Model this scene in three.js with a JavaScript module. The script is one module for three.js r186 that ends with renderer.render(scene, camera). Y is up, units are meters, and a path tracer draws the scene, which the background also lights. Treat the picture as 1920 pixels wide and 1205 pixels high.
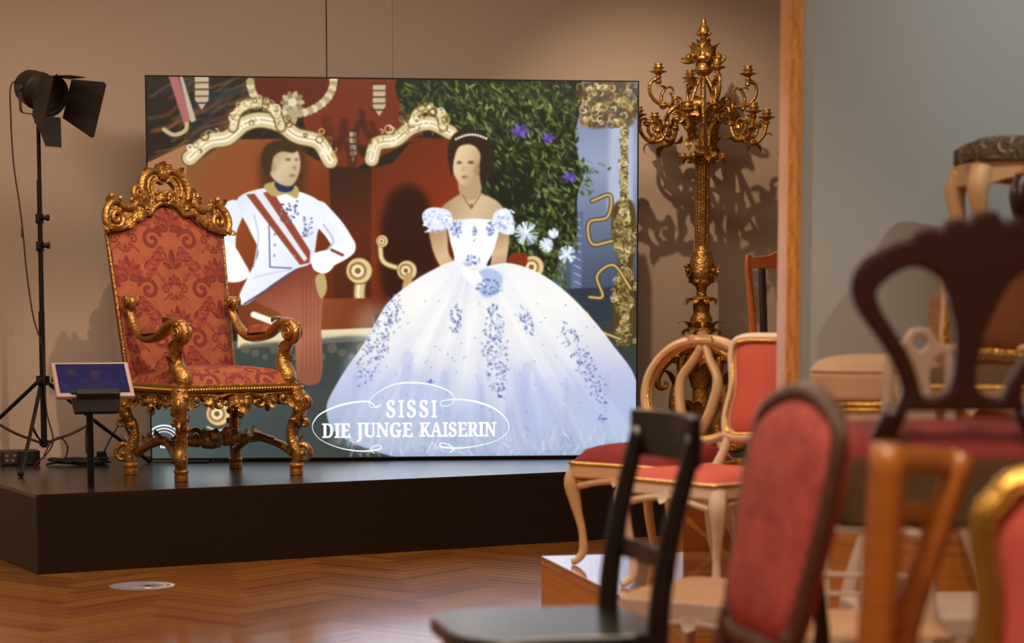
import * as THREE from 'three';
import { RoundedBoxGeometry } from 'three/addons/geometries/RoundedBoxGeometry.js';
import { mergeGeometries } from 'three/addons/utils/BufferGeometryUtils.js';
import { RectAreaLightUniformsLib } from 'three/addons/lights/RectAreaLightUniformsLib.js';

// ------------------------------------------------------------------ camera, lights, exposure
const scene = new THREE.Scene();
const renderer = new THREE.WebGLRenderer({ antialias: true });
renderer.toneMapping = THREE.LinearToneMapping;
renderer.toneMappingExposure = 1.0;
renderer.shadowMap.enabled = true;
RectAreaLightUniformsLib.init();

const FOCAL = 3800, HORIZON = 580, CENTRE = 926;            // in pixels of a 1920 x 1205 frame; the lens is shifted up
const camera = new THREE.PerspectiveCamera(2 * Math.atan(CENTRE / FOCAL) * 180 / Math.PI, 1920 / (2 * CENTRE), 0.1, 60);
camera.setViewOffset(1920, 2 * CENTRE, 0, 0, 1920, 1205);
camera.position.set(0, 1.2, 0);
camera.rotation.x = -Math.atan((CENTRE - HORIZON) / FOCAL);
camera.focus = 10.9;
camera.userData.fStop = 2.7;
camera.updateProjectionMatrix();
scene.background = new THREE.Color(0x0b0a09);

const CEILING = 3.8;
const WARM = [1, 0.7, 0.45], SOFT = [1, 0.78, 0.58], COOL = [0.8, 0.94, 1];
// ceiling track spots: [where, x, z, target x, y, z, intensity, half angle (deg), penumbra, colour]
const SPOTS = [
  ['above the candelabrum', 0.55, -10.45, 1.05, 1.5, -11.95, 12, 40, 0.8, WARM],
  ['facing the gilded throne', -0.7, -7.4, -1.5, 1.1, -10.4, 28, 17, 0.6, WARM],
  ['facing the studio lamp', -3.1, -9.4, -2.7, 1.4, -11.4, 3, 36, 0.8, WARM],
  ['over the pair of gilt chairs', -0.5, -5.4, 0.6, 0.8, -7.3, 16, 20, 0.6, SOFT],
  ['over the foreground chairs', 0.0, -2.0, 0.55, 0.9, -3.6, 12, 28, 0.7, SOFT],
  ['washing the grey partition', 2.7, -4.6, 2.1, 2.0, -6.9, 13, 30, 0.9, COOL],
  ['over the cushioned stool', 0.9, -4.2, 1.15, 0.9, -6.2, 5, 17, 0.7, SOFT],
];
// ceiling light panels: [where, x, z, width, depth, intensity]
const PANELS = [['over the stage', -0.6, -9.2, 3.6, 0.6, 14], ['over the left of the room', -3.4, -6.2, 0.7, 3.0, 12], ['over the chairs', 0.9, -4.6, 1.6, 0.6, 7], ['over the camera', 0.2, -1.2, 2.2, 0.6, 20]];

// ------------------------------------------------------------------ helpers
let seedState = 12345;
function rand() { seedState = (seedState * 1664525 + 1013904223) >>> 0; return seedState / 4294967296; }
const rr = (a, b) => a + (b - a) * rand();
const V3 = (a) => new THREE.Vector3(a[0], a[1], a[2]);
const taken = new Map();
function numbered(name) { const n = taken.get(name) || 0; taken.set(name, n + 1); return n ? name + '_' + String(n).padStart(3, '0') : name; }
function shadows(m) { m.castShadow = true; m.receiveShadow = true; return m; }
function thing(name, label, category, p = [0, 0, 0], turn = 0, group) {
  const o = new THREE.Group(); o.name = numbered(name); scene.add(o);
  o.position.set(...p); o.rotation.y = turn; o.userData = { label, category };
  if (group) o.userData.group = group;
  return o;
}
function tag(o, label, category, group) { o.userData.label = label; o.userData.category = category; if (group) o.userData.group = group; return o; }
function flat(g) { const h = g.index ? g.toNonIndexed() : g; for (const k of Object.keys(h.attributes)) if (!['position', 'normal', 'uv'].includes(k)) h.deleteAttribute(k); h.morphAttributes = {}; return h; }
function metreUV(g) {                                              // uv in metres, projected along the dominant axis
  const p = g.attributes.position, n = g.attributes.normal, uv = new Float32Array(p.count * 2);
  for (let i = 0; i < p.count; i += 3) {
    let ax = 0, ay = 0, az = 0;
    for (let k = 0; k < 3; k++) { ax += n.getX(i + k); ay += n.getY(i + k); az += n.getZ(i + k); }
    ax = Math.abs(ax); ay = Math.abs(ay); az = Math.abs(az);
    for (let k = 0; k < 3; k++) {
      const x = p.getX(i + k), y = p.getY(i + k), z = p.getZ(i + k);
      const [u, v] = ay >= ax && ay >= az ? [x, z] : ax > az ? [z, y] : [x, y];
      uv[2 * (i + k)] = u; uv[2 * (i + k) + 1] = v;
    }
  }
  g.setAttribute('uv', new THREE.BufferAttribute(uv, 2));
  return g;
}
function join(list, keepUV) {
  const gs = [list].flat(Infinity).map((g) => { const h = flat(g); if (!h.attributes.normal) h.computeVertexNormals(); if (!h.attributes.uv) h.setAttribute('uv', new THREE.BufferAttribute(new Float32Array(h.attributes.position.count * 2), 2)); return h; });
  const m = gs.length > 1 ? mergeGeometries(gs) : gs[0];
  return keepUV ? m : metreUV(m);
}
function part(name, list, mat, parent = scene, keepUV = false) {
  const m = shadows(new THREE.Mesh(join(list, keepUV), mat)); m.name = parent === scene ? numbered(name) : name; parent.add(m); return m;
}
function structure(name, list, mat, parent = scene, keepUV = false) { const m = part(name, list, mat, parent, keepUV); if (parent === scene) m.userData.kind = 'structure'; return m; }
function at(g, p = [0, 0, 0], r = [0, 0, 0], s = 1, order = 'XYZ') {
  const q = new THREE.Quaternion().setFromEuler(new THREE.Euler(r[0], r[1], r[2], order));
  return g.clone().applyMatrix4(new THREE.Matrix4().compose(V3(p), q, Array.isArray(s) ? V3(s) : V3([s, s, s])));
}
function box(w, h, d, p = [0, 0, 0], r = [0, 0, 0], bevel = 0.004) {
  const b = Math.min(bevel, w / 3, h / 3, d / 3);
  return at(b > 0 ? new RoundedBoxGeometry(w, h, d, 2, b) : new THREE.BoxGeometry(w, h, d), p, r);
}
function cyl(r0, r1, h, p = [0, 0, 0], r = [0, 0, 0], k = 20) { return at(new THREE.CylinderGeometry(r0, r1, h, k), p, r); }
function ball(r, p, s = [1, 1, 1], k = 12) { return at(new THREE.SphereGeometry(r, k, Math.max(6, k - 3)), p, [0, 0, 0], s); }
function lathe(prof, p = [0, 0, 0], k = 28, r = [0, 0, 0]) { return at(new THREE.LatheGeometry(prof.map(([x, y]) => new THREE.Vector2(Math.max(x, 0.0005), y)), k), p, r); }
function extrude(shape, depth, bevel = 0.006, curve = 10, seg = 2) {
  const g = new THREE.ExtrudeGeometry(shape, { depth: Math.max(depth - 2 * bevel, 0.001), bevelEnabled: bevel > 0, bevelThickness: bevel, bevelSize: bevel, bevelOffset: -bevel, bevelSegments: seg, curveSegments: curve });
  return g.translate(0, 0, -(depth - 2 * bevel) / 2);
}
function shapeOf(pts, closed = true) { const s = new THREE.Shape(); s.setFromPoints(pts.map(([x, y]) => new THREE.Vector2(x, y))); return s; }
function smooth2(pts, n = 60, closed = true) { return new THREE.CatmullRomCurve3(pts.map(([x, y]) => new THREE.Vector3(x, y, 0)), closed, 'centripetal').getPoints(n).map((v) => [v.x, v.y]); }
// a rod along a smooth path; r: number, list or function of t; ref: direction that the section's first axis keeps; asp: second axis over first
function sweep(pts, r, o = {}) {
  const closed = !!o.closed, curve = new THREE.CatmullRomCurve3(pts.map(V3), closed, o.type || 'centripetal'), n = o.n || Math.max(8, pts.length * 5), k = o.k || 8;
  const rad = typeof r === 'function' ? r : Array.isArray(r) ? (t) => { const f = t * (r.length - 1), i = Math.min(r.length - 2, Math.floor(f)); return r[i] + (r[i + 1] - r[i]) * (f - i); } : () => r;
  const fr = o.ref ? null : curve.computeFrenetFrames(n, closed), asp = o.asp || 1, sq = o.square || 2;
  const pos = [], idx = [], uv = [];
  const L = curve.getLength();
  for (let i = 0; i <= n; i++) {
    const t = i / n, p = curve.getPointAt(Math.min(t, 1)), T = curve.getTangentAt(Math.min(t, 1));
    let N, B;
    if (o.ref) { const f = V3(o.ref); N = f.sub(T.clone().multiplyScalar(f.dot(T))).normalize(); B = T.clone().cross(N); } else { N = fr.normals[i]; B = fr.binormals[i]; }
    const q = rad(t);
    for (let j = 0; j <= k; j++) {
      const a = 2 * Math.PI * j / k, c = Math.cos(a), s = Math.sin(a), m = Math.pow(Math.pow(Math.abs(c), sq) + Math.pow(Math.abs(s), sq), -1 / sq);
      pos.push(p.x + q * m * (N.x * c + B.x * s * asp), p.y + q * m * (N.y * c + B.y * s * asp), p.z + q * m * (N.z * c + B.z * s * asp));
      uv.push(t * L, j / k * q * 6);
    }
  }
  for (let i = 0; i < n; i++) for (let j = 0; j < k; j++) { const a = i * (k + 1) + j, b = a + k + 1; idx.push(a, a + 1, b, b, a + 1, b + 1); }
  if (!closed) for (const e of [0, n]) {
    const p = curve.getPointAt(e / n), c = pos.length / 3; pos.push(p.x, p.y, p.z); uv.push(0, 0);
    for (let j = 0; j < k; j++) { const a = e * (k + 1) + j; if (e) idx.push(a, a + 1, c); else idx.push(a + 1, a, c); }
  }
  const g = new THREE.BufferGeometry();
  g.setAttribute('position', new THREE.Float32BufferAttribute(pos, 3)); g.setAttribute('uv', new THREE.Float32BufferAttribute(uv, 2)); g.setIndex(idx); g.computeVertexNormals();
  return g;
}
// points of a spiral in a plane: centre, outer and inner radius, start angle, turns (sign = sense)
function spiral(cx, cy, r0, r1, a0, turns, n = 22) { const o = []; for (let i = 0; i <= n; i++) { const t = i / n, a = a0 + turns * 2 * Math.PI * t, r = r0 + (r1 - r0) * Math.pow(t, 0.8); o.push([cx + r * Math.cos(a), cy + r * Math.sin(a)]); } return o; }
const xy = (pts, z = 0) => pts.map(([x, y]) => [x, y, z]);
const zy = (pts, x = 0) => pts.map(([z, y]) => [x, y, z]);
const taper = (a, b) => (t) => a + (b - a) * t;
// carved leaf: base at the origin, grows along +y, face towards +z, tip curls to +z
function leaf(len, wid, curl = 0.4, lobes = 4, thick = 0.004) {
  const nu = 14, nv = 6, pos = [], idx = [];
  for (const side of [1, -1]) {
    const base = pos.length / 3;
    for (let i = 0; i <= nu; i++) for (let j = 0; j <= nv; j++) {
      const u = i / nu, v = (j / nv) * 2 - 1, lob = 1 - 0.28 * Math.abs(Math.sin(u * lobes * Math.PI)) * Math.abs(v), w = wid * 0.5 * Math.pow(Math.sin(Math.PI * Math.min(1, 0.14 + u * 0.86)), 0.75) * lob;
      const a0 = curl * u * u * 2.2, a = Math.abs(a0) < 0.001 ? 0.001 : a0, y = len * (Math.sin(a) / a) * u, z = len * u * (1 - Math.cos(a)) / a;
      const ridge = 0.10 * wid * (Math.cos(v * Math.PI * 2.5) * 0.4 - v * v * 0.7) * (1 - u * 0.5);
      const off = side > 0 ? thick : -thick * (1 - v * v);
      pos.push(v * w, y, z + ridge + off);
    }
    for (let i = 0; i < nu; i++) for (let j = 0; j < nv; j++) { const a = base + i * (nv + 1) + j, b = a + nv + 1; if (side > 0) idx.push(a, a + 1, b, b, a + 1, b + 1); else idx.push(a, b, a + 1, b, b + 1, a + 1); }
  }
  const g = new THREE.BufferGeometry(); g.setAttribute('position', new THREE.Float32BufferAttribute(pos, 3)); g.setIndex(idx); g.computeVertexNormals(); return g;
}
// uneven carved knob
function knob(r, s = [1, 1, 1], amp = 0.22, freq = 5, ph = 0) {
  const g = new THREE.IcosahedronGeometry(r, 4), p = g.attributes.position;
  for (let i = 0; i < p.count; i++) {
    const x = p.getX(i) / r, y = p.getY(i) / r, z = p.getZ(i) / r, a = Math.atan2(y, x);
    const d = 1 + amp * (0.6 * Math.cos(freq * a + ph) * (1 - z * z) + 0.4 * Math.sin(3 * freq * 0.5 * z + 2 * ph + 4 * x));
    p.setXYZ(i, x * r * d * s[0], y * r * d * s[1], z * r * d * s[2]);
  }
  g.deleteAttribute('uv'); g.deleteAttribute('normal');
  g.computeVertexNormals(); return smoothNormals(g);
}
function smoothNormals(g) {                                        // shared normals on a triangle soup
  const p = g.attributes.position, n = g.attributes.normal, m = new Map();
  const key = (i) => Math.round(p.getX(i) * 1e5) + ',' + Math.round(p.getY(i) * 1e5) + ',' + Math.round(p.getZ(i) * 1e5);
  for (let i = 0; i < p.count; i++) { const k = key(i), v = m.get(k) || new THREE.Vector3(); v.x += n.getX(i); v.y += n.getY(i); v.z += n.getZ(i); m.set(k, v); }
  for (let i = 0; i < p.count; i++) { const v = m.get(key(i)).clone().normalize(); n.setXYZ(i, v.x, v.y, v.z); }
  return g;
}
// rosette of petals facing +z
function rosette(r, petals = 7, z = 0.02) { const a = [ball(r * 0.3, [0, 0, z * 0.8])]; for (let i = 0; i < petals; i++) { const t = 2 * Math.PI * i / petals; a.push(at(leaf(r, r * 0.75, 0.35, 2, 0.003), [0, 0, z * 0.3], [0, 0, t])); } return a; }
function beads(pts, r, n, k = 6, closed = false) { const c = new THREE.CatmullRomCurve3(pts.map(V3), closed, 'centripetal'), o = []; for (let i = 0; i < n; i++) { const p = c.getPointAt(closed ? i / n : i / (n - 1)); o.push(ball(r, [p.x, p.y, p.z], [1, 1, 1], k)); } return o; }
// padded panel: outline in xy, domed towards +z
function cushion(pts, dome, thick = 0.02, rings = 7) {
  const cx = pts.reduce((s, p) => s + p[0], 0) / pts.length, cy = pts.reduce((s, p) => s + p[1], 0) / pts.length, n = pts.length, pos = [], idx = [];
  for (let i = 0; i <= rings; i++) { const q = i / rings, z = dome * Math.sqrt(Math.max(0, 1 - Math.pow(q, 3))); for (const [x, y] of pts) pos.push(cx + (x - cx) * q, cy + (y - cy) * q, z); }
  for (const [x, y] of pts) pos.push(x, y, -thick);
  for (let i = 0; i <= rings; i++) for (let j = 0; j < n; j++) { const a = i * n + j, b = i * n + (j + 1) % n; idx.push(a, a + n, b, b, a + n, b + n); }
  const area = pts.reduce((s, p, i) => { const q = pts[(i + 1) % n]; return s + p[0] * q[1] - q[0] * p[1]; }, 0);
  if (area < 0) for (let i = 0; i < idx.length; i += 3) [idx[i + 1], idx[i + 2]] = [idx[i + 2], idx[i + 1]];
  const g = new THREE.BufferGeometry(); g.setAttribute('position', new THREE.Float32BufferAttribute(pos, 3)); g.setIndex(idx); g.computeVertexNormals(); return g;
}
const lay = (g) => at(g, [0, 0, 0], [-Math.PI / 2, 0, 0]);          // xy outline -> floor plan, +z dome -> up (outline y points to -z)

// ------------------------------------------------------------------ textures and materials
function canvasTexture(w, h, draw, color = true) { const c = document.createElement('canvas'); c.width = w; c.height = h; draw(c.getContext('2d'), w, h); const t = new THREE.CanvasTexture(c); if (color) t.colorSpace = THREE.SRGBColorSpace; t.wrapS = t.wrapT = THREE.RepeatWrapping; t.magFilter = THREE.LinearFilter; return t; }
function repeated(t, u, v = u, turn = 0) { const c = t.clone(); c.repeat.set(u, v); c.rotation = turn; c.needsUpdate = true; return c; }
function noiseTexture(n, layers, lo = 0, hi = 255) {                // tileable value noise
  const out = new Float32Array(n * n);
  for (const [cells, amp] of layers) {
    const g = Array.from({ length: cells * cells }, rand);
    for (let y = 0; y < n; y++) for (let x = 0; x < n; x++) {
      const fx = x / n * cells, fy = y / n * cells, x0 = Math.floor(fx), y0 = Math.floor(fy), sx = fx - x0, sy = fy - y0, ux = sx * sx * (3 - 2 * sx), uy = sy * sy * (3 - 2 * sy);
      const G = (i, j) => g[((j + cells) % cells) * cells + (i + cells) % cells];
      out[y * n + x] += amp * ((G(x0, y0) * (1 - ux) + G(x0 + 1, y0) * ux) * (1 - uy) + (G(x0, y0 + 1) * (1 - ux) + G(x0 + 1, y0 + 1) * ux) * uy);
    }
  }
  const tot = layers.reduce((s, l) => s + l[1], 0), d = new Uint8Array(n * n * 4);
  for (let i = 0; i < n * n; i++) { const v = lo + (hi - lo) * out[i] / tot; d[4 * i] = d[4 * i + 1] = d[4 * i + 2] = v; d[4 * i + 3] = 255; }
  const t = new THREE.DataTexture(d, n, n); t.wrapS = t.wrapT = THREE.RepeatWrapping; t.magFilter = THREE.LinearFilter; t.needsUpdate = true; return t;
}
const fineNoise = noiseTexture(256, [[8, 1], [32, 0.8], [96, 0.6]]);
const carveNoise = noiseTexture(256, [[10, 1], [22, 0.9], [60, 0.25]]);
const rgb = (hex) => new THREE.Color(hex);
function mat(color, roughness = 0.6, metalness = 0, extra = {}) { return new THREE.MeshPhysicalMaterial({ color: rgb(color), roughness, metalness, ...extra }); }
function speckled(base, spots, n, tile, w = 512) {                  // base colour with irregular worn patches of other colours
  const t = canvasTexture(w, w, (c) => { c.fillStyle = base; c.fillRect(0, 0, w, w); for (let i = 0; i < n; i++) { c.fillStyle = spots[Math.floor(rand() * spots.length)]; c.globalAlpha = rr(0.05, 0.35); const x = rr(0, w), y = rr(0, w), r = rr(1, 12); for (const dx of [-w, 0, w]) for (const dy of [-w, 0, w]) { c.beginPath(); c.ellipse(x + dx, y + dy, r * rr(0.5, 1.6), r, rr(0, 3), 0, 7); c.fill(); } } });
  t.repeat.set(1 / tile, 1 / tile); return t;
}
const goldMap = speckled('#a97d40', ['#6e4c22', '#cfa766', '#573818', '#c09452', '#875e2c'], 1100, 0.3);
const M = {
  gold: new THREE.MeshPhysicalMaterial({ map: goldMap, metalness: 0.72, roughness: 0.3, bumpMap: repeated(carveNoise, 9), bumpScale: 0.004 }),
  goldDark: new THREE.MeshPhysicalMaterial({ map: speckled('#a9742c', ['#5d3714', '#c9943f', '#4a2a10', '#8a5a22'], 900, 0.3), metalness: 0.6, roughness: 0.4, bumpMap: repeated(carveNoise, 9), bumpScale: 0.004 }),
  goldBright: mat('#d2a64e', 0.28, 0.9, { bumpMap: repeated(carveNoise, 12), bumpScale: 0.002 }),
  black: mat('#141210', 0.45),
  blackMetal: mat('#15120f', 0.42, 0.3),
  lampPaint: mat('#2b2420', 0.5, 0.2, { bumpMap: repeated(fineNoise, 20), bumpScale: 0.0006 }),
  rubber: mat('#0c0b0b', 0.8),
  cable: mat('#3a1c14', 0.6),
  steel: mat('#b9b4ae', 0.3, 0.9),
  silver: mat('#b8a294', 0.45, 0.25),
};
// ------------------------------------------------------------------ the room
function woodTexture(w, h, base, dark, light, lines = 160) {
  return canvasTexture(w, h, (c) => {
    c.fillStyle = base; c.fillRect(0, 0, w, h);
    for (let i = 0; i < lines; i++) {
      const y0 = rr(-10, h + 10), amp = rr(1, 6), f = rr(0.5, 2), ph = rr(0, 6);
      c.strokeStyle = rand() < 0.6 ? dark : light; c.globalAlpha = rr(0.05, 0.28); c.lineWidth = rr(0.6, 3);
      c.beginPath(); for (let x = 0; x <= w; x += 16) c.lineTo(x, y0 + amp * Math.sin(ph + f * x / w * 2 * Math.PI * Math.round(1))); c.stroke();
    }
    c.globalAlpha = 1;
  });
}
const grain = woodTexture(1024, 256, '#ffffff', '#9a7550', '#ffffff', 220);
const plankMats = ['#ac6a26', '#a06220', '#b87a2e', '#985c1e', '#aa6826', '#b27028'].map((col) => new THREE.MeshPhysicalMaterial({ color: rgb(col), map: repeated(grain, 1.6, 6), roughness: 0.36, clearcoat: 1, clearcoatRoughness: 0.13 }));
const wallMat = mat('#bcab9d', 0.85, 0, { bumpMap: repeated(fineNoise, 2), bumpScale: 0.0006 });
const wallPlain = mat('#b5a698', 0.85);
const ceilingMat = mat('#cfc6ba', 0.9);
const greyWall = mat('#a4a7a3', 0.8, 0, { bumpMap: repeated(fineNoise, 2), bumpScale: 0.0005 });
const oak = new THREE.MeshPhysicalMaterial({ color: rgb('#c67f32'), map: repeated(grain, 0.9, 3), roughness: 0.38, clearcoat: 0.3, clearcoatRoughness: 0.18 });
const oakPost = new THREE.MeshPhysicalMaterial({ color: rgb('#dd9a4c'), map: repeated(grain, 3, 0.9, Math.PI / 2), roughness: 0.4, clearcoat: 0.3, clearcoatRoughness: 0.2 });
const oakTop = new THREE.MeshPhysicalMaterial({ color: rgb('#b98452'), map: repeated(grain, 0.9, 3), roughness: 0.18, clearcoat: 1, clearcoatRoughness: 0.05 });
const stageTop = mat('#15100e', 0.3, 0, { clearcoat: 0.6, clearcoatRoughness: 0.25, bumpMap: repeated(fineNoise, 6), bumpScale: 0.0003 });
const stageSide = mat('#17100d', 0.42, 0, { bumpMap: repeated(fineNoise, 14), bumpScale: 0.0006 });

const RX0 = -5.2, RX1 = 4.6, RZ0 = -14.2, RZ1 = 2.2;
const floor = structure('floor', box(RX1 - RX0, 0.2, RZ1 - RZ0, [(RX0 + RX1) / 2, -0.112, (RZ0 + RZ1) / 2], [0, 0, 0], 0), mat('#5a3417', 0.6));
// herringbone parquet laid along the back wall: each plank in view is a piece of its own
{
  const PW = 0.085, PL = 0.51, AX = 0.157, ca = Math.cos(AX), sa = Math.sin(AX);
  const plank = metreUV(flat(new RoundedBoxGeometry(PL - 0.0015, 0.012, PW - 0.0015, 1, 0.0012)));
  const spots = [];
  for (let i = -60; i < 90; i++) for (let j = -10; j < 10; j++) for (const kind of [0, 1]) {
    // one L of a herringbone: the lattice steps by (PW, PW) along the zigzag and by (PL, -PL) across it
    const u = i * PW + j * PL, v = i * PW - j * PL;
    const cu = kind ? u + PW / 2 : u + PL / 2, cv = kind ? v + PW + PL / 2 : v + PW / 2;
    // turn the lattice by 45 degrees, then by the room's angle
    const q = Math.SQRT1_2, x1 = (cu - cv) * q, z1 = (cu + cv) * q;
    const x = x1 * ca + z1 * sa - 0.6, z = -x1 * sa + z1 * ca - 7.6;
    if (x < RX0 + 0.35 || x > RX1 - 0.35 || z < -11.6 || z > 1.8) continue;
    spots.push([x, z, AX - Math.PI / 4 + (kind ? Math.PI / 2 : 0)]);
  }
  const score = ([x, z]) => { const px = 960 + 3800 * x / -z, py = 580 + 1.2 * 3800 / -z; return z < -6.4 && px > -40 && px < 1240 && py < 1270 && py > 1000 && (z > -9.1 - 0.535 * (x + 2.2) || x < -2) ? Math.abs(px - 480) * 0.001 - z : 1e9 + Math.hypot(x, z + 8); };
  spots.sort((a, b) => score(a) - score(b));
  const variants = plankMats.length, rest = [];
  spots.forEach(([x, z, a], n) => {
    const y = -0.006 + rr(-0.0003, 0.0003);
    if (n < 300) { const m = shadows(new THREE.Mesh(plank, plankMats[Math.floor(rand() * variants)])); m.name = 'plank'; m.position.set(x, y, z); m.rotation.y = a; floor.add(m); } else rest.push([x, y, z, a]);
  });
  const im = new THREE.InstancedMesh(plank, plankMats[0], rest.length), d = new THREE.Object3D(), col = new THREE.Color();
  rest.forEach(([x, y, z, a], n) => { d.position.set(x, y, z); d.rotation.set(0, a, 0); d.updateMatrix(); im.setMatrixAt(n, d.matrix); const s = rr(0.85, 1.1); im.setColorAt(n, col.setRGB(s, s * 0.98, s * 0.96)); });
  im.name = 'parquet'; im.userData.kind = 'stuff'; shadows(im); floor.add(im);
}
structure('ceiling', box(RX1 - RX0 + 0.4, 0.2, RZ1 - RZ0 + 0.4, [(RX0 + RX1) / 2, CEILING + 0.1, (RZ0 + RZ1) / 2], [0, 0, 0], 0), ceilingMat);
structure('wall_left', box(0.2, CEILING, RZ1 - RZ0, [RX0 - 0.1, CEILING / 2, (RZ0 + RZ1) / 2], [0, 0, 0], 0), wallPlain);
structure('wall_right', box(0.2, CEILING, RZ1 - RZ0, [RX1 + 0.1, CEILING / 2, (RZ0 + RZ1) / 2], [0, 0, 0], 0), wallPlain);
structure('wall_rear', box(RX1 - RX0 + 0.4, CEILING, 0.2, [(RX0 + RX1) / 2, CEILING / 2, RZ1 + 0.1], [0, 0, 0], 0), wallPlain);
// back wall: painted display boards, with the gap at the left seam and a board standing a little proud
{
  const AN = 0.215, o = new THREE.Group(); o.name = 'wall_back'; o.userData.kind = 'structure'; scene.add(o);
  o.position.set(-2.46, 0, -11.55); o.rotation.y = AN;                       // runs along local x
  const s0 = 1.425, s1 = 1.808;
  const panel = (a, b, z) => part('wall_panel', box(b - a, CEILING, 0.12, [(a + b) / 2, CEILING / 2, z - 0.06], [0, 0, 0], 0.002), wallMat, o);
  panel(-2.95, s0 - 0.003, 0); panel(s0 + 0.003, s1, 0.004); panel(s1, 7.3, -0.004);
  part('wall_core', box(10.2, CEILING, 0.06, [2.15, CEILING / 2, -0.17], [0, 0, 0], 0), mat('#4a3626', 0.9), o);
}
// grey partition with an oak edge post
{
  const o = new THREE.Group(); o.name = 'wall_partition'; o.userData.kind = 'structure'; scene.add(o);
  o.position.set(0.884, 0, -6.62); o.rotation.y = 0.12;
  part('painted_panel', box(3.6, 3.2, 0.08, [0.052 + 1.8, 1.6, -0.05], [0, 0, 0], 0.002), greyWall, o);
  part('edge_post', [box(0.034, 3.2, 0.12, [0.017, 1.6, -0.03]), box(0.018, 3.2, 0.1, [0.043, 1.6, -0.032])], oakPost, o);
}
// ------------------------------------------------------------------ stage
const STAGE = 0.365;
{
  const poly = [[-2.155, -9.142], [2.05, -11.394], [2.3, -12.48], [-3.335, -11.33]];
  const s = shapeOf(poly.map(([x, z]) => [x, -z]));
  const o = thing('stage_platform', 'long dark brown platform carrying the throne and lit panel', 'platform');
  part('top_board', at(extrude(s, 0.02, 0.002), [0, STAGE - 0.01, 0], [-Math.PI / 2, 0, 0]), stageTop, o);
  const inner = s; part('side_boards', at(extrude(inner, STAGE - 0.022, 0.001), [0, (STAGE - 0.02) / 2, 0], [-Math.PI / 2, 0, 0]), stageSide, o);
}
// ------------------------------------------------------------------ plinths of the chair display
function plinth(name, label, poly, y0, y1) {
  const o = thing(name, label, 'plinth'), s = shapeOf(poly.map(([x, z]) => [x, -z]));
  part('top_board', at(extrude(s, 0.024, 0.002), [0, y1 - 0.012, 0], [-Math.PI / 2, 0, 0]), oakTop, o);
  part('side_panel', at(extrude(s, y1 - y0 - 0.026, 0.001), [0, (y0 + y1 - 0.026) / 2, 0], [-Math.PI / 2, 0, 0]), oak, o);
  return o;
}
const eD = [0.2208, 0.9753], eN = [0.9753, -0.2208];                       // along the tiers (towards the viewer) and across them
const along = (p, a, b) => [p[0] + eD[0] * a + eN[0] * b, p[1] + eD[1] * a + eN[1] * b];
const t1 = [0.114, -7.792];
plinth('display_plinth', 'low oak plinth with glossy top under the crimson and coral chairs', [along(t1, 0, 0), along(t1, 1.85, 0), along(t1, 1.85, 0.26), along(t1, 1.1, 0.26), along(t1, 1.1, 0.72), along(t1, 0, 0.72)], 0, 0.25);
plinth('display_plinth', 'middle oak tier carrying the cream cushioned stool', [[0.84, -6.5], [0.84, -5.85], [1.1, -5.38], [2.3, -5.38], [2.3, -6.7]], 0, 0.6);
plinth('display_plinth', 'tall oak plinth under the tapestry topped stool', [[1.335, -5.86], [2.25, -5.86], [2.25, -6.6], [1.335, -6.52]], 0.602, 1.257);
plinth('display_plinth', 'oak plinth behind the grey partition under slatted chair', [[0.68, -8.0], [1.6, -8.0], [1.6, -8.5], [0.68, -8.5]], 0, 0.58);
plinth('display_plinth', 'low oak plinth under the black chair in front', [[-0.3, -4.5], [0.55, -4.5], [0.55, -3.36], [1.05, -3.36], [1.05, -2.4], [-0.3, -2.4]], 0, 0.12);
plinth('display_plinth', 'oak plinth under the dark mahogany chair', [[0.56, -4.3], [1.25, -4.3], [1.25, -3.38], [0.56, -3.38]], 0, 0.5);
// floor sticker
{
  const tex = canvasTexture(512, 512, (c) => {
    c.fillStyle = '#8a8494'; c.beginPath(); c.arc(256, 256, 256, 0, 7); c.fill();
    c.strokeStyle = '#b9b4c2'; c.lineWidth = 9; for (const y of [150, 200, 262, 330]) { c.beginPath(); c.moveTo(40, y); c.bezierCurveTo(120, y - 50, 190, y + 40, 270, y - 10); c.stroke(); }
    c.strokeStyle = '#e6dcd6'; c.lineWidth = 26; c.beginPath(); c.arc(330, 250, 160, -1.9, 1.75); c.stroke(); c.lineWidth = 16; c.beginPath(); c.arc(330, 250, 105, -1.3, 1.0); c.stroke();
    c.fillStyle = '#231a20'; c.beginPath(); c.moveTo(215, 250); c.lineTo(330, 222); c.lineTo(400, 246); c.lineTo(330, 268); c.lineTo(312, 330); c.lineTo(288, 290); c.closePath(); c.fill();
    c.fillStyle = '#f1ecea'; c.beginPath(); c.arc(322, 372, 24, 0, 7); c.fill(); c.strokeStyle = '#d8d0d2'; c.lineWidth = 14; c.beginPath(); c.moveTo(300, 340); c.lineTo(190, 420); c.stroke();
  });
  const g = new THREE.CylinderGeometry(0.143, 0.143, 0.0008, 64);
  const m = part('floor_sticker', g, new THREE.MeshPhysicalMaterial({ map: tex, roughness: 0.5 }), scene, true);
  m.position.set(-1.613, 0.0008, -8.77); m.rotation.y = Math.PI / 2; tag(m, 'round grey and white sticker on the parquet before the stage', 'sticker');
}
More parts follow.
